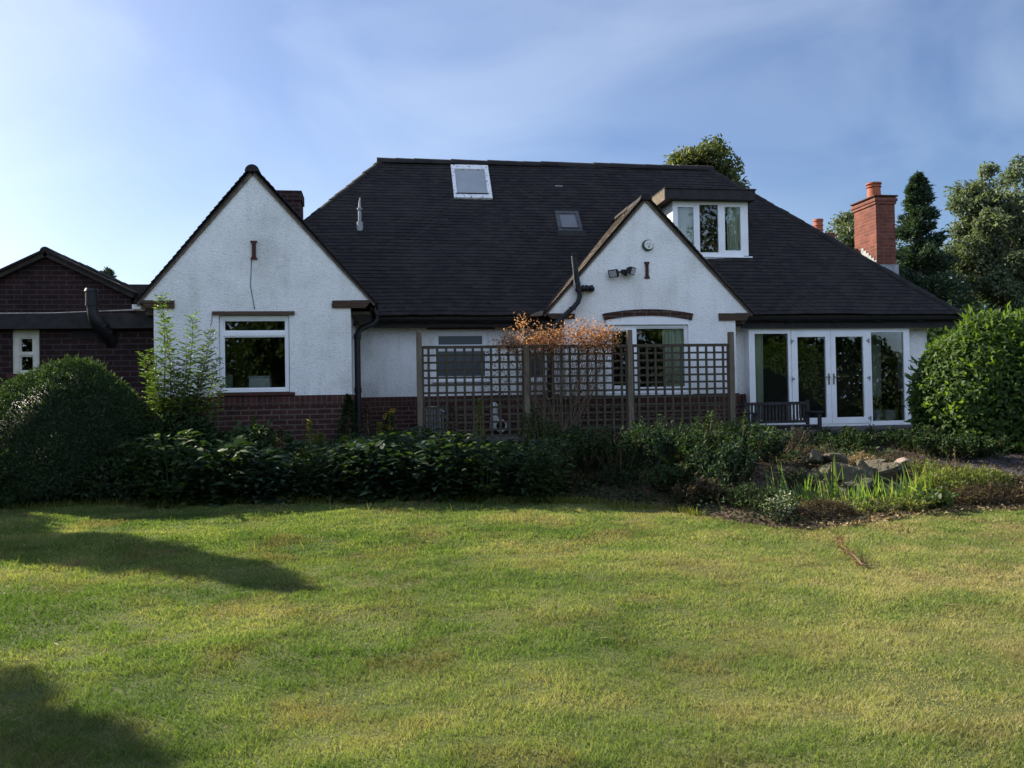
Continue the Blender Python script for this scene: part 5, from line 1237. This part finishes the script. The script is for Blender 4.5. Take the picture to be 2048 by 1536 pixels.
# dry climber on the trellis
t = root('dry_climber', 'withered climber with papery orange brown leaves hanging over the middle trellis panel', 'climber', (bx_(1135, 890, YT), YT, .62))
st = []; lv = Leaves(); cents = []
bxx = bx_(1125, 890, YT)
for i in range(70):
    tx = bx_(rng.uniform(1060, 1225), 660, YT) if i > 12 else bx_(rng.uniform(1000, 1060), 690, YT)
    tz = ptz+rng.uniform(-.10, .25)*(1 if i > 12 else .5); b = np.array([bxx+rng.normal()*.08, YT+.05, .62]); e = np.array([tx, YT+rng.uniform(-.22, .18), tz]); md = (b+e)/2+np.array([rng.normal()*.12+(e[0]-b[0])*.2, rng.uniform(-.1, .1), .15]); st.append(([b, md*.5+b*.5+np.array([0,0,.02]), md, md*.45+e*.55+rng.normal(size=3)*.05, e], [.006, .005, .0045, .004, .002]))
    cents.append(e)
for (x, y) in ((1042, 640), (1045, 655), (1160, 656), (1180, 652), (1200, 660)): e = np.array(P(x, y, YT)); st.append(([np.array([e[0]+.03, YT, ptz]), e], [.003, .0015])); cents.append(e)
cents = np.array(cents); n = 3800; k = rng.integers(0, len(cents), n); p_ = cents[k]+rng.normal(size=(n, 3))*[.10, .09, .09]
lv.small(p_, rdir(n)+np.array([0, 0, -.3]), rdir(n), rng.uniform(.025, .06, n), rng.uniform(.015, .036, n), rng.random(n), fold=.5, droop=.25); lv.build('dry_leaves', M['leaf_dry'], t)
lv = Leaves(); n = 1500; p_ = np.stack([rng.normal(bx_(1150, 740, YT), .38, n), YT+rng.uniform(-.1, .08, n), ptz-.05-rng.random(n)**1.3*1.1], 1); lv.small(p_, rdir(n)+np.array([0, 0, -.6]), rdir(n), rng.uniform(.02, .05, n), .016, rng.random(n), fold=.5); lv.build('lower_leaves', M['leaf_brown'], t)
lv = Leaves(); n = 260; p_ = np.stack([rng.normal(bx_(1000, 740, YT), .18, n), YT+rng.uniform(-.06, .05, n), ptz-.05-rng.random(n)*1.0], 1); lv.small(p_, rdir(n)+np.array([0, 0, -.4]), rdir(n), .045, .022, rng.random(n)); lv.build('green_leaves', M['leaf_dark'], t)
twigs(st, 'stem', 'twig', t)

# ------------------------------------------------------------------ rockery and pond edge at the right
def rock(label, px, py, Y, sx, sy, sz, seed, mat='rock', rz=0, group='rocks of the rockery'):
    c = P(px, py, Y); r_ = np.random.default_rng(seed); nu, nv = 22, 14; V_ = []; F_ = []
    pl = [(nrm(r_.normal(size=3)), r_.uniform(.42, .85)) for _ in range(15)]
    for j in range(nv+1):
        ph = -pi/2+pi*j/nv
        for i in range(nu):
            th = 2*pi*i/nu; d = np.array([cos(ph)*cos(th), cos(ph)*sin(th), sin(ph)]); k = 1.0
            for (nn, hgt) in pl:
                dd = d@nn
                if dd > 0.05: k = min(k, hgt/dd)
            k *= 1+.02*sin(9*th+3*ph+seed)+.018*r_.normal(); V_.append((sx*k*d[0], sy*k*d[1], sz*k*d[2]))
    for j in range(nv):
        for i in range(nu): a, b_ = j*nu+i, j*nu+(i+1) % nu; F_ += [(a, b_, b_+nu, a+nu)]
    mb = MB(); mb.add(V_, F_); o = mb.build('rock', M[mat]); o.location = (c[0], Y, c[2]); o.rotation_euler = (r_.uniform(-.15, .15), r_.uniform(-.2, .2), rz)
    tag(o, label, 'rock', group); return o
rock('long flat topped grey boulder with a sunlit top in the middle of the rockery', 1690, 950, 10.75, .42, .34, .24, 3)
rock('broad grey boulder at the right shoulder of the rock pile', 1765, 955, 10.75, .40, .32, .24, 5, rz=.4)
rock('blocky grey stone at the bottom of the rock pile above the reeds', 1720, 985, 10.45, .30, .22, .22, 9)
rock('squat grey stone left of the rock pile, half in shade', 1640, 962, 10.8, .26, .24, .20, 12)
rock('small pale stone jutting from the top left of the rockery', 1625, 918, 11.0, .22, .18, .13, 21)
rock('smooth pinkish wedge shaped stone lying on the right of the rockery', 1800, 926, 11.0, .19, .15, .085, 31, 'rock_pink', rz=.3)
rock('lichen pale stone beside the tallest reeds', 1845, 935, 10.9, .12, .1, .09, 37)
rock('little sand coloured stone on the mound at the right', 1885, 950, 10.4, .10, .09, .07, 41, 'rock_pink')
rock('flat grey slab under the right of the rock pile', 1785, 980, 10.5, .34, .26, .16, 44)
rock('dark low stone at the left foot of the rockery', 1575, 950, 11.0, .2, .2, .15, 47)
rock('buried grey stone behind the reeds', 1680, 1000, 10.3, .24, .2, .16, 51)
rock('small rubble stone on the lip of the pond, left of the ivy', 1775, 1040, 9.6, .13, .09, .05, 53)
rock('fist sized dull stone at the shaded lawn margin', 1290, 988, 11.0, .08, .07, .05, 59)

rock('grey stone wedged between the two big boulders', 1728, 948, 10.72, .2, .2, .2, 61)
rock('flat weathered stone lying on top of the pile at the left', 1668, 918, 11.0, .3, .22, .10, 63)
rock('narrow upright stone in the shade under the long boulder', 1655, 990, 10.5, .16, .14, .22, 67)
rock('rough dark stone at the lower right of the pile', 1815, 975, 10.5, .22, .18, .17, 71)
rock('thin slab bridging the top of the right boulder', 1755, 925, 11.0, .26, .2, .08, 73)
def iris(label, px, py, Y, n, ln):
    n = int(n*2.2)
    x = bx_(px, py, Y); z0 = gz(x, Y); t = root('iris_clump', label, 'reeds', (x, Y, z0), 'reeds along the pond'); lv = Leaves(); a = rng.random(n)*2*pi; r = .10*np.sqrt(rng.random(n))
    p_ = np.stack([x+r*1.3*np.cos(a), Y+r*np.sin(a), np.full(n, z0-.02)], 1); D = nrm(np.stack([rng.normal(size=n)*.2, rng.normal(size=n)*.2, np.ones(n)], 1))
    N = nrm(np.stack([rng.normal(size=n)*.4, -np.ones(n), np.full(n, .2)], 1)); lv.blade(p_, D, N, ln*rng.uniform(.45, 1.1, n), rng.uniform(.014, .024, n), rng.random(n), droop=rng.uniform(0, .16, n)+.7*(rng.random(n) > .8), seg=5); lv.build('blades', M['leaf_iris'], t)
iris('reed clump with upright blades, leftmost beside the dark mound', 1567, 1010, 9.7, 12, .62)
iris('reed clump left of the blocky stone, second from the left', 1605, 1015, 9.6, 15, .5)
iris('dense bright reed clump in front of the dark rock foot', 1645, 1020, 9.5, 13, .42)
iris('open reed clump before the middle boulder with one long blade', 1672, 1015, 9.8, 9, .6)
iris('low yellowish reed clump at the front of the pond', 1712, 1030, 9.2, 12, .36)
iris('thin reed clump under the right shoulder boulder', 1742, 1020, 9.5, 8, .5)
iris('sunlit yellow green reed clump left of the tallest reeds', 1778, 1018, 9.5, 13, .40)
iris('sparse reeds between the yellow green clump and the tallest clump', 1808, 1018, 9.6, 5, .42)
iris('tallest reed clump with thick straight blades, rightmost', 1838, 1010, 9.7, 10, .58)
vx = bx_(1565, 1052, 8.9)
t = twiggy('variegated_shrub', 'small shrub with white edged leaves at the front corner of the pond', vx, 8.95, .34, .22, 24, 900, (.035, .022), 'leaf_variegated', cat='shrub')
dome_bush('heather_mound', 'dark matted mound beside the white edged shrub at the lawn edge', (bx_(1655, 1050, 8.85), 8.95, .2), (.42, .26, .2), 5000, 'x', 'leaf_brown', (.035, .01), .3, .12, zmin=-.3)
twiggy('ground_ivy', 'dark trailing plant between the white edged shrub and the shaded bed', bx_(1500, 1030, 9.4), 9.4, .3, .4, 26, 1400, (.04, .022), 'leaf_dark')
dome_bush('grassy_mound', 'sunlit grassy mound right of the reeds', (bx_(1930, 985, 9.9), 10.0, .36), (.62, .42, .24), 6000, 'x', 'leaf_yellow', (.055, .012), .35, .12, zmin=-.3, upbias=.6)
twiggy('strawberry_plant', 'bright blue green trailing plant with lobed leaves at the pond lip right of the reeds', bx_(1868, 1025, 9.25), 9.3, .2, .33, 24, 420, (.06, .045), 'leaf_mid', kind='big')
dome_bush('dry_mound', 'brown dried out mound of roots at the right edge of the lawn', (bx_(1990, 1015, 9.4), 9.45, .24), (.72, .3, .19), 5500, 'x', 'leaf_brown', (.06, .01), .35, .15, zmin=-.3)
spike_plant('weed_stalk', 'thin dry weed stalk standing on the grassy mound', bx_(1910, 960, 10.1), 10.1, .62, .05, 60, 'leaf_straw', (.03, .01))

# leaf litter and ground cover that nobody could count
lv = Leaves(); n = 5600; x = rng.uniform(4.4, 8.4, n); y = edge_y(x)+.02+rng.random(n)**1.3*1.6; z = bed_z(x, y)+.012
lv.small(np.stack([x, y, z], 1), rdir(n)*[1, 1, .35], np.array([0, 0, 1.])+rng.normal(size=(n, 3))*.5, rng.uniform(.03, .08, n), rng.uniform(.015, .04, n), rng.random(n), fold=.3)
tag(lv.build('leaf_litter', M['leaf_straw']), kind='stuff')
lv = Leaves(); n = 12000; x = rng.uniform(1.5, 9.5, n); y = edge_y(x)+.02+rng.random(n)*4; z = bed_z(x, y)+.012
lv.small(np.stack([x, y, z], 1), rdir(n)*[1, 1, .45], np.array([0, 0, 1.])+rng.normal(size=(n, 3))*.6, rng.uniform(.03, .09, n), rng.uniform(.01, .035, n), rng.random(n), fold=.3)
tag(lv.build('leaf_litter', M['leaf_brown']), kind='stuff')
lv = Leaves(); n = 56000; x = rng.uniform(-9, 12.5, n); u = rng.random(n); y = edge_y(x)+.05+u*(15.2-edge_y(x))
keep = ~((x > 4.4) & (x < 8.3) & (y < 11.2)) & ~((x > 7.3) & (y < 13.2) & (y > 10.1)); x, y = x[keep], y[keep]; n = len(x)
hh_ = .30*rng.random(n)**1.5*(.55+.45*np.sin(2.2*x)*np.sin(1.9*y+x)); z = bed_z(x, y)+np.abs(hh_)
D = rdir(n); D[:, 2] = np.abs(D[:, 2])*.7
lv.small(np.stack([x, y, z], 1), D, np.array([0, 0, 1.])+rng.normal(size=(n, 3))*.5, rng.uniform(.03, .085, n), rng.uniform(.012, .04, n), rng.random(n), droop=.2)
tag(lv.build('undergrowth', M['leaf_dark']), kind='stuff')
lv = Leaves(); n = 3600; x = rng.uniform(1.6, 8.0, n); y = edge_y(x)+.05+rng.random(n)*(14.8-edge_y(x)); keep = ~((x > 4.6) & (y < 10.6)); x, y = x[keep], y[keep]; n = len(x); z = bed_z(x, y)
D = rdir(n); D[:, 2] = np.abs(D[:, 2])+.6
lv.blade(np.stack([x, y, z], 1), D, rdir(n), rng.uniform(.10, .28, n), .006, rng.random(n), droop=.5, seg=3)
tag(lv.build('dry_undergrowth', M['leaf_brown']), kind='stuff')

for k, (px, py, Y, h, r, n_, mat, lab) in enumerate((
    (1600, 1035, 9.3, .2, .25, 500, 'leaf_yellow', 'low yellow green creeping plant among the left reeds'),
    (1700, 1040, 9.1, .16, .3, 600, 'leaf_yellow', 'low yellow green creeping plant at the front of the pond'),
    (1760, 1035, 9.2, .15, .28, 600, 'leaf_maple', 'low sunlit ground plant under the yellow green reeds'),
    (1815, 1035, 9.2, .18, .28, 600, 'leaf_yellow', 'low sunlit ground plant left of the trailing lobed plant'),
    (1640, 930, 11.3, .3, .3, 700, 'leaf_brown', 'dry heathery plant growing over the top left of the rocks'),
    (1715, 925, 11.3, .22, .3, 700, 'leaf_straw', 'sunlit straw coloured plant over the top of the rock pile'),
    (1595, 975, 10.5, .3, .3, 900, 'leaf_dark', 'dark mat of stems covering the left of the rock pile'),
    (1770, 1000, 10.2, .2, .25, 500, 'leaf_dark', 'dark low plant in the hollow under the right boulder'),
    (1850, 960, 10.6, .3, .3, 700, 'leaf_yellow', 'pale flowering plant behind the tallest reeds'),
    (1985, 970, 10.2, .25, .4, 1100, 'leaf_maple', 'sunlit spreading plant on the mound at the right edge'),
    (1930, 1000, 9.6, .2, .4, 1000, 'leaf_yellow', 'sunlit trailing plant hanging over the mound at the right'),
    (2030, 985, 10.0, .2, .4, 900, 'leaf_brown', 'brown plant at the right edge in front of the gravel path'))):
    twiggy('pond_plant', lab, bx_(px, py, Y), Y, h, r, 30, n_, (.045, .02), mat)
for k, (px, Y) in enumerate(((560, 12.5), (620, 12.2), (735, 12.9), (760, 12.4), (905, 13.3), (960, 12.8))):
    x_ = bx_(px, 900, Y); lab = ['left of the feathery clump', 'in front of the feathery clump', 'by the downpipe foot', 'in front of the yellow flowers', 'under the first trellis panel', 'between the first two trellis posts'][k]
    spike_plant('seed_stalk', 'brownish flower stalk rising out of the dark bed '+lab, x_, Y, .85+.1*(k % 3), .13, 420, 'leaf_yellow' if k % 2 else 'leaf_brown', (.05, .02))

# dead branch on the lawn
t = root('dead_branch', 'small rust brown dead conifer branch lying on the lawn', 'branch', (float(P(1700, 1115, 8)[0]), 7.3, 0)); 
q = lambda px, py: (lambda d: CAMLOC+d*((.16-EYE)/d[2]))(ray(px, py))
a, b_, c_ = q(1725, 1125)+[0, 0, -.02], q(1690, 1112)+[0, 0, .06], q(1676, 1094)+[0, 0, .1]
t.location = a
sp = [([a, (a+b_)/2+[0, 0, .02], b_, c_], [.008, .007, .005, .002]), ([a, a+[.12, -.08, .0]], [.005, .003]), ([b_, b_+[-.14, .05, .04]], [.004, .002]), ([a, a+[.1, .06, .06]], [.006, .003])]
twigs(sp, 'stem', 'twig', t); lv = Leaves(); n = 230; s = rng.random(n); p_ = np.where(s[:, None] < .5, a+(b_-a)*(s*2)[:, None], b_+(c_-b_)*((s-.5)*2)[:, None])+rng.normal(size=(n, 3))*.012
lv.small(p_, nrm(rdir(n)+nrm((c_-a)[None])*.6), rdir(n), rng.uniform(.03, .08, n), .006, rng.random(n)); lv.build('needles', M['needle_rust'], t)
lv = Leaves(); n = 26; x = rng.uniform(-3, 4.5, n); y = rng.uniform(4.2, 8.2, n); az = rng.random(n)*6.28
lv.small(np.stack([x, y, lawn_z(x, y)+.035], 1), np.stack([np.cos(az), np.sin(az), rng.normal(size=n)*.1], 1), np.tile([0, 0, 1.], (n, 1)), rng.uniform(.06, .14, n), .009, rng.random(n)); tag(lv.build('straw_bits', M['leaf_straw']), kind='stuff')

# ------------------------------------------------------------------ trees
def tree(name, label, x, y, z0, h, cr_, cz, n_cl, n_lf, leaf, mat, seed, squash=1.0, group=None, cl_r=.30):
    """trunk with limbs, crown of leaf clumps inside an ellipsoid of radii cr_ around height cz"""
    r_ = np.random.default_rng(seed); t = root(name, label, 'tree', (x, y, z0), group)
    c = np.array([x, y, cz]); R_ = np.array(cr_); d = nrm(r_.normal(size=(n_cl, 3))); k = r_.random(n_cl)**.45
    k *= 1+.16*np.sin(4*d[:, 0]+seed)*np.sin(5*d[:, 2]+seed*2)
    C_ = c+d*R_*k[:, None]*.86; C_ = C_[C_[:, 2] > z0+.12*h]; m_ = len(C_); sz = r_.uniform(.6, 1.25, m_)*cl_r*R_.mean()
    mb = MB(); tw = h*.02; top = np.array([x, y, cz+cr_[2]*.45])
    mb.tube([(x, y, z0-.2), (x+.02*h, y, z0+h*.2), (x, y+.01*h, cz), tuple(top)], [tw*1.5, tw, tw*.6, tw*.15], 9)
    for i in range(0, m_, max(1, m_//26)):
        s = r_.uniform(.25, .85); b = np.array([x, y, z0+h*.2])*(1-s)+top*s; e = C_[i]; mb.tube([b, (b+e)/2+[0, 0, .04*h], e], [tw*.35, tw*.22, tw*.06], 5)
    mb.build('trunk', M['bark'], t, smooth=True)
    idx = r_.integers(0, m_, n_lf); g = r_.normal(size=(n_lf, 3)); g = nrm(g)*(r_.random(n_lf)**.55)[:, None]; g[:, 2] *= .7*squash
    p_ = C_[idx]+g*sz[idx][:, None]; N = nrm(g*.6+np.array([0, 0, .8])+r_.normal(size=(n_lf, 3))*.5); D = nrm(r_.normal(size=(n_lf, 3))+np.array([0, 0, -.35])+g*.5)
    lv = Leaves(); lv.small(p_, D, N, leaf[0]*r_.uniform(.65, 1.3, n_lf), leaf[1]*r_.uniform(.7, 1.2, n_lf), np.clip(r_.normal(.5, .2, n_lf)+(r_.random(m_)-.5)[idx]*.4, 0, 1), droop=.15); lv.build('crown', M[mat], t); return t
def conifer(name, label, x, y, z0, h, r, n, mat, seed, leaf=(.16, .045), group=None, ragged=.25):
    r_ = np.random.default_rng(seed); t = root(name, label, 'tree', (x, y, z0), group); nb = int(90+h*12); s = np.sort(r_.random(nb))**.9; az = r_.random(nb)*2*pi
    L_ = r*((1-s)**.92+.03)*r_.uniform(1-ragged*1.6, 1+ragged, nb); el = r_.uniform(.0, .5, nb)
    mb = MB(); mb.tube([(x, y, z0-.1), (x, y, z0+h*.5), (x, y, z0+h*.97)], [h*.02, h*.012, h*.002], 8)
    k = r_.integers(0, nb, n); u = r_.random(n)**.6; B = np.stack([np.full(n, x), np.full(n, y), z0+h*(.04+.93*s[k])], 1); dx_ = np.stack([np.cos(az[k]), np.sin(az[k]), np.sin(el[k])*.6+.15], 1)
    p_ = B+dx_*(L_[k]*u)[:, None]+r_.normal(size=(n, 3))*(L_[k]*.10+.03)[:, None]; p_[:, 2] -= L_[k]*u**2*.25
    D = nrm(dx_+r_.normal(size=(n, 3))*.45+np.array([0, 0, .25])); lv = Leaves(); lv.small(p_, D, np.array([0, 0, 1.])+r_.normal(size=(n, 3))*.6, leaf[0]*r_.uniform(.6, 1.3, n), leaf[1], np.clip(r_.normal(.45, .22, n), 0, 1), droop=.2); lv.build('crown', M[mat], t)
    for i in range(0, nb, 4): mb.tube([(x, y, z0+h*(.04+.93*s[i])), (x+cos(az[i])*L_[i]*.8, y+sin(az[i])*L_[i]*.8, z0+h*(.04+.93*s[i])+.08*L_[i])], [.03, .006], 5)
    mb.build('trunk', M['bark'], t); return t
def tp(px, py, Y): p_ = P(px, py, Y); return p_[0], p_[2]
x_, zt_ = tp(1408, 268, 30); x1, _ = tp(1342, 320, 30)
tree('maple_tree', 'round crowned green tree rising behind the ridge above the dormer', x_-.02, 30, 0, zt_, (1.62, 1.5, 2.1), zt_-2.1, 70, 19000, (.16, .10), 'leaf_maple', 3)
x_, zt_ = tp(1462, 330, 31); tree('maple_tree', 'second leafy crown behind the hip, darker and lower right of the first', x_, 31.5, 0, zt_, (1.15, 1.2, 2.4), zt_-2.5, 46, 11000, (.16, .10), 'leaf_maple', 5)
x_, zt_ = tp(1528, 396, 33); tree('small_tree', 'tip of a small tree just showing over the hip right of the dormer', x_, 33, 0, zt_, (.55, .6, 1.6), zt_-1.6, 22, 2500, (.16, .1), 'leaf_mid', 8)
x_, zt_ = tp(1834, 338, 27); conifer('conifer', 'dark pointed conifer between the brick chimney and the big tree', x_, 27, 0, zt_, 2.0, 36000, 'leaf_conifer', 4, (.19, .06), ragged=.42)
x_, zt_ = tp(1700, 385, 34); tree('birch_tree', 'airy light green tree left of the tall brick chimney', x_+.2, 34, 0, zt_, (1.5, 1.5, 3.0), zt_-3.1, 44, 9500, (.16, .09), 'leaf_ash', 14)
x_, zt_ = tp(1985, 300, 27); tree('ash_tree', 'tall broad pale green tree at the right edge of the view', x_+.55, 27.5, 0, zt_+.15, (2.3, 2.2, 4.1), zt_-3.95, 170, 52000, (.16, .08), 'leaf_ash', 21, cl_r=.19)
x_, zt_ = tp(2070, 330, 28); tree('ash_tree', 'big tree partly cut by the right edge of the view', x_+1.0, 29, 0, zt_+.9, (2.4, 2.0, 4.2), zt_-3.3, 110, 30000, (.16, .08), 'leaf_ash', 25, cl_r=.20)
x_, zt_ = tp(2035, 590, 19); tree('small_tree', 'yellow green shrubby tree above the right evergreen bush', x_+.5, 19, .2, zt_+.1, (.8, .8, 1.3), zt_-1.1, 30, 5000, (.13, .06), 'leaf_bright', 29)
x_, zt_ = tp(1930, 600, 21); tree('small_tree', 'shaded low tree filling the gap behind the right hip end', x_+.3, 22, .2, zt_+.4, (1.6, 1.4, 1.9), zt_-1.7, 40, 8000, (.16, .09), 'leaf_dark', 33)
x_, zt_ = tp(1850, 560, 24); tree('small_tree', 'dark shrubby tree under the conifer behind the roof', x_, 24.5, .2, zt_, (1.8, 1.2, 2.4), zt_-2.3, 40, 8000, (.16, .09), 'leaf_dark', 37)
x_, zt_ = tp(213, 531, 34); conifer('conifer', 'small distant dark conifer beyond the brick building roof', x_, 34, 0, zt_, 1.5, 9000, 'leaf_conifer', 9, (.22, .07))
# beyond the left edge of the view: trees that throw the long shadows over the lawn
conifer('conifer', 'tall conifer just beyond the left edge of the view, beside the brick building', -9.0, 13.75, 0.2, 6.9, 1.35, 22000, 'leaf_conifer', 12, (.22, .08))
conifer('conifer', 'shorter conifer beyond the left edge of the view, nearer the lawn', -8.25, 9.55, 0.1, 5.9, 1.35, 6500, 'leaf_conifer', 41, (.2, .07))
# the garden behind the camera, mirrored in the panes
for k, (x, y, h, r, lab) in enumerate(((3.4, -7.5, 4.2, 2.6, 'rounded garden bush tree behind the viewpoint, right of centre'), (-4, -11, 7.5, 3.0, 'large garden tree behind the viewpoint, left of centre'), (9.5, -12, 8.5, 3.4, 'large garden tree behind the viewpoint, far right'), (-11, -9, 7, 3, 'large garden tree behind the viewpoint, far left'), (15.5, -9, 7.5, 3.2, 'tree at the far right end of the garden behind the viewpoint'), (3, -14, 8, 3.3, 'tree at the back of the garden, straight behind the viewpoint'), (20, -13, 14, 4.2, 'tallest tree in the garden behind the viewpoint, to the right'))):
    tree('garden_tree', lab, x, y, -.1, h, (r, r, h*.46), h*.54, 40, 6000, (.34, .22), 'leaf_mid', 50+k)
lv = Leaves(); n = 70000; x = rng.uniform(-40, 56, n); y = -16+rng.normal(size=n)*.5; z = rng.random(n)*(5.2+.9*np.sin(x*.55)+.5*np.sin(x*1.7+1))
lv.small(np.stack([x, y, z], 1), rdir(n), rdir(n), .34, .24, rng.random(n)); tag(lv.build('hedge', M['leaf_mid']), 'long dense hedge closing the garden behind the viewpoint', 'hedge', kind='stuff')
# hedge line far behind the house so that no bare horizon shows between the buildings
lv = Leaves(); n = 22000; x = rng.uniform(-30, 40, n); y = 36+rng.normal(size=n)*.8; z = rng.random(n)*3.2*(1+.25*np.sin(x*.7)); lv.small(np.stack([x, y, z], 1), rdir(n), rdir(n), .34, .22, rng.random(n)); tag(lv.build('hedge', M['leaf_dark']), 'tall far hedge behind the house and trees', 'hedge', kind='stuff')

# ------------------------------------------------------------------ lawn grass
lv = Leaves()
NT = rng.random((64, 64))
def vnoise(x, y, f):
    """smooth value noise, so that the turf grows in clumps"""
    x = np.asarray(x)*f+100; y = np.asarray(y)*f+100; i = np.floor(x).astype(int); j = np.floor(y).astype(int); u = x-i; v = y-j; u = u*u*(3-2*u); v = v*v*(3-2*v)
    g = lambda a, b: NT[a % 64, b % 64]
    return (g(i, j)*(1-u)+g(i+1, j)*u)*(1-v)+(g(i, j+1)*(1-u)+g(i+1, j+1)*u)*v
def grass(n, y0, y1, h, w, side=False):
    yy = rng.uniform(y0, y1, n*2); hw = yy*.62; cxx = yy*.16; sx = rng.uniform(-1, 1, n*2); xx = cxx+(sx*(hw+.7) if not side else np.sign(sx)*(hw+.5+np.abs(sx)*4.5)); keep = yy < edge_y(xx)+.06; xx, yy = xx[keep][:n], yy[keep][:n]; k = len(xx)
    cl = .5*vnoise(xx*.75+3, yy, 7.5)+.3*vnoise(xx*.8, yy+5, 16)+.2*vnoise(xx, yy, 3); big = vnoise(xx*.7+9, yy+2, 1.1)*.6+vnoise(xx*.8, yy+7, 2.6)*.4
    hh2 = h*(.52+1.0*np.clip((cl-.25)*1.9, 0, 1))*rng.uniform(.55, 1.2, k); az = rng.random(k)*2*pi; ti = np.abs(rng.normal(size=k))*.5+.15
    D = np.stack([np.cos(az)*ti+(cl-.5)*.9, np.sin(az)*ti, np.ones(k)], 1); N = np.stack([np.cos(az+1.2), np.sin(az+1.2), np.full(k, .1)], 1)
    p_ = np.stack([xx, yy, lawn_z(xx, yy)-.004], 1); D = nrm(D); S = nrm(np.cross(D, N)); wd = w*rng.uniform(.6, 1.2, k)
    md = p_+D*hh2[:, None]*.6; tip = md+nrm(D+np.stack([np.cos(az), np.sin(az), -.2*np.ones(k)], 1)*.5)*hh2[:, None]*.5
    Vv = np.stack([p_-S*wd[:, None]*.5, p_+S*wd[:, None]*.5, md+S*wd[:, None]*.4, md-S*wd[:, None]*.4, tip], 1).reshape(-1, 3)
    b = np.arange(k)[:, None, None]*5; T = np.array([[0, 1, 2], [0, 2, 3], [3, 2, 4]])
    tint = .5+.75*(big-.5)+.35*(vnoise(xx*.7, yy+3, 5)-.5)+.16*np.clip(xx, -3, 4)/4-.05; lv._push(Vv, (b+T[None]).reshape(-1, 3), np.repeat(np.clip(tint+rng.normal(size=k)*.16, 0, 1), 3))
grass(175000, 2.6, 5.2, .033, .0038); grass(175000, 5.2, 8.0, .034, .0056); grass(150000, 8.0, 12.2, .036, .0088)
grass(150000, 1.5, 12.4, .040, .011, side=True)   # the lawn goes on beyond the view
tag(lv.build('grass', M['grass']), kind='stuff')
# longer grass with seed heads left uncut along the bed
lv = Leaves(); n = 6500; x = rng.uniform(-6.5, 3.6, n); y = edge_y(x)+rng.normal(size=n)*.06-.02
lv.blade(np.stack([x, y, np.where(y > edge_y(x), bed_z(x, y), lawn_z(x, y))-.01], 1), np.stack([rng.normal(size=n)*.35, rng.normal(size=n)*.35, np.ones(n)], 1), rdir(n), rng.uniform(.05, .15, n), .007, rng.random(n), droop=.3, seg=3)
n = 900; x = rng.uniform(-5, 3, n); y = np.minimum(edge_y(x)-.3, 9.2+rng.normal(size=n)*.9+.1*x); lv.blade(np.stack([x, y, lawn_z(x, y)], 1), np.stack([rng.normal(size=n)*.25, rng.normal(size=n)*.25, np.ones(n)], 1), rdir(n), rng.uniform(.06, .15, n), .004, rng.random(n), droop=.25, seg=3)
tag(lv.build('long_grass', M['grass_tall']), kind='stuff')
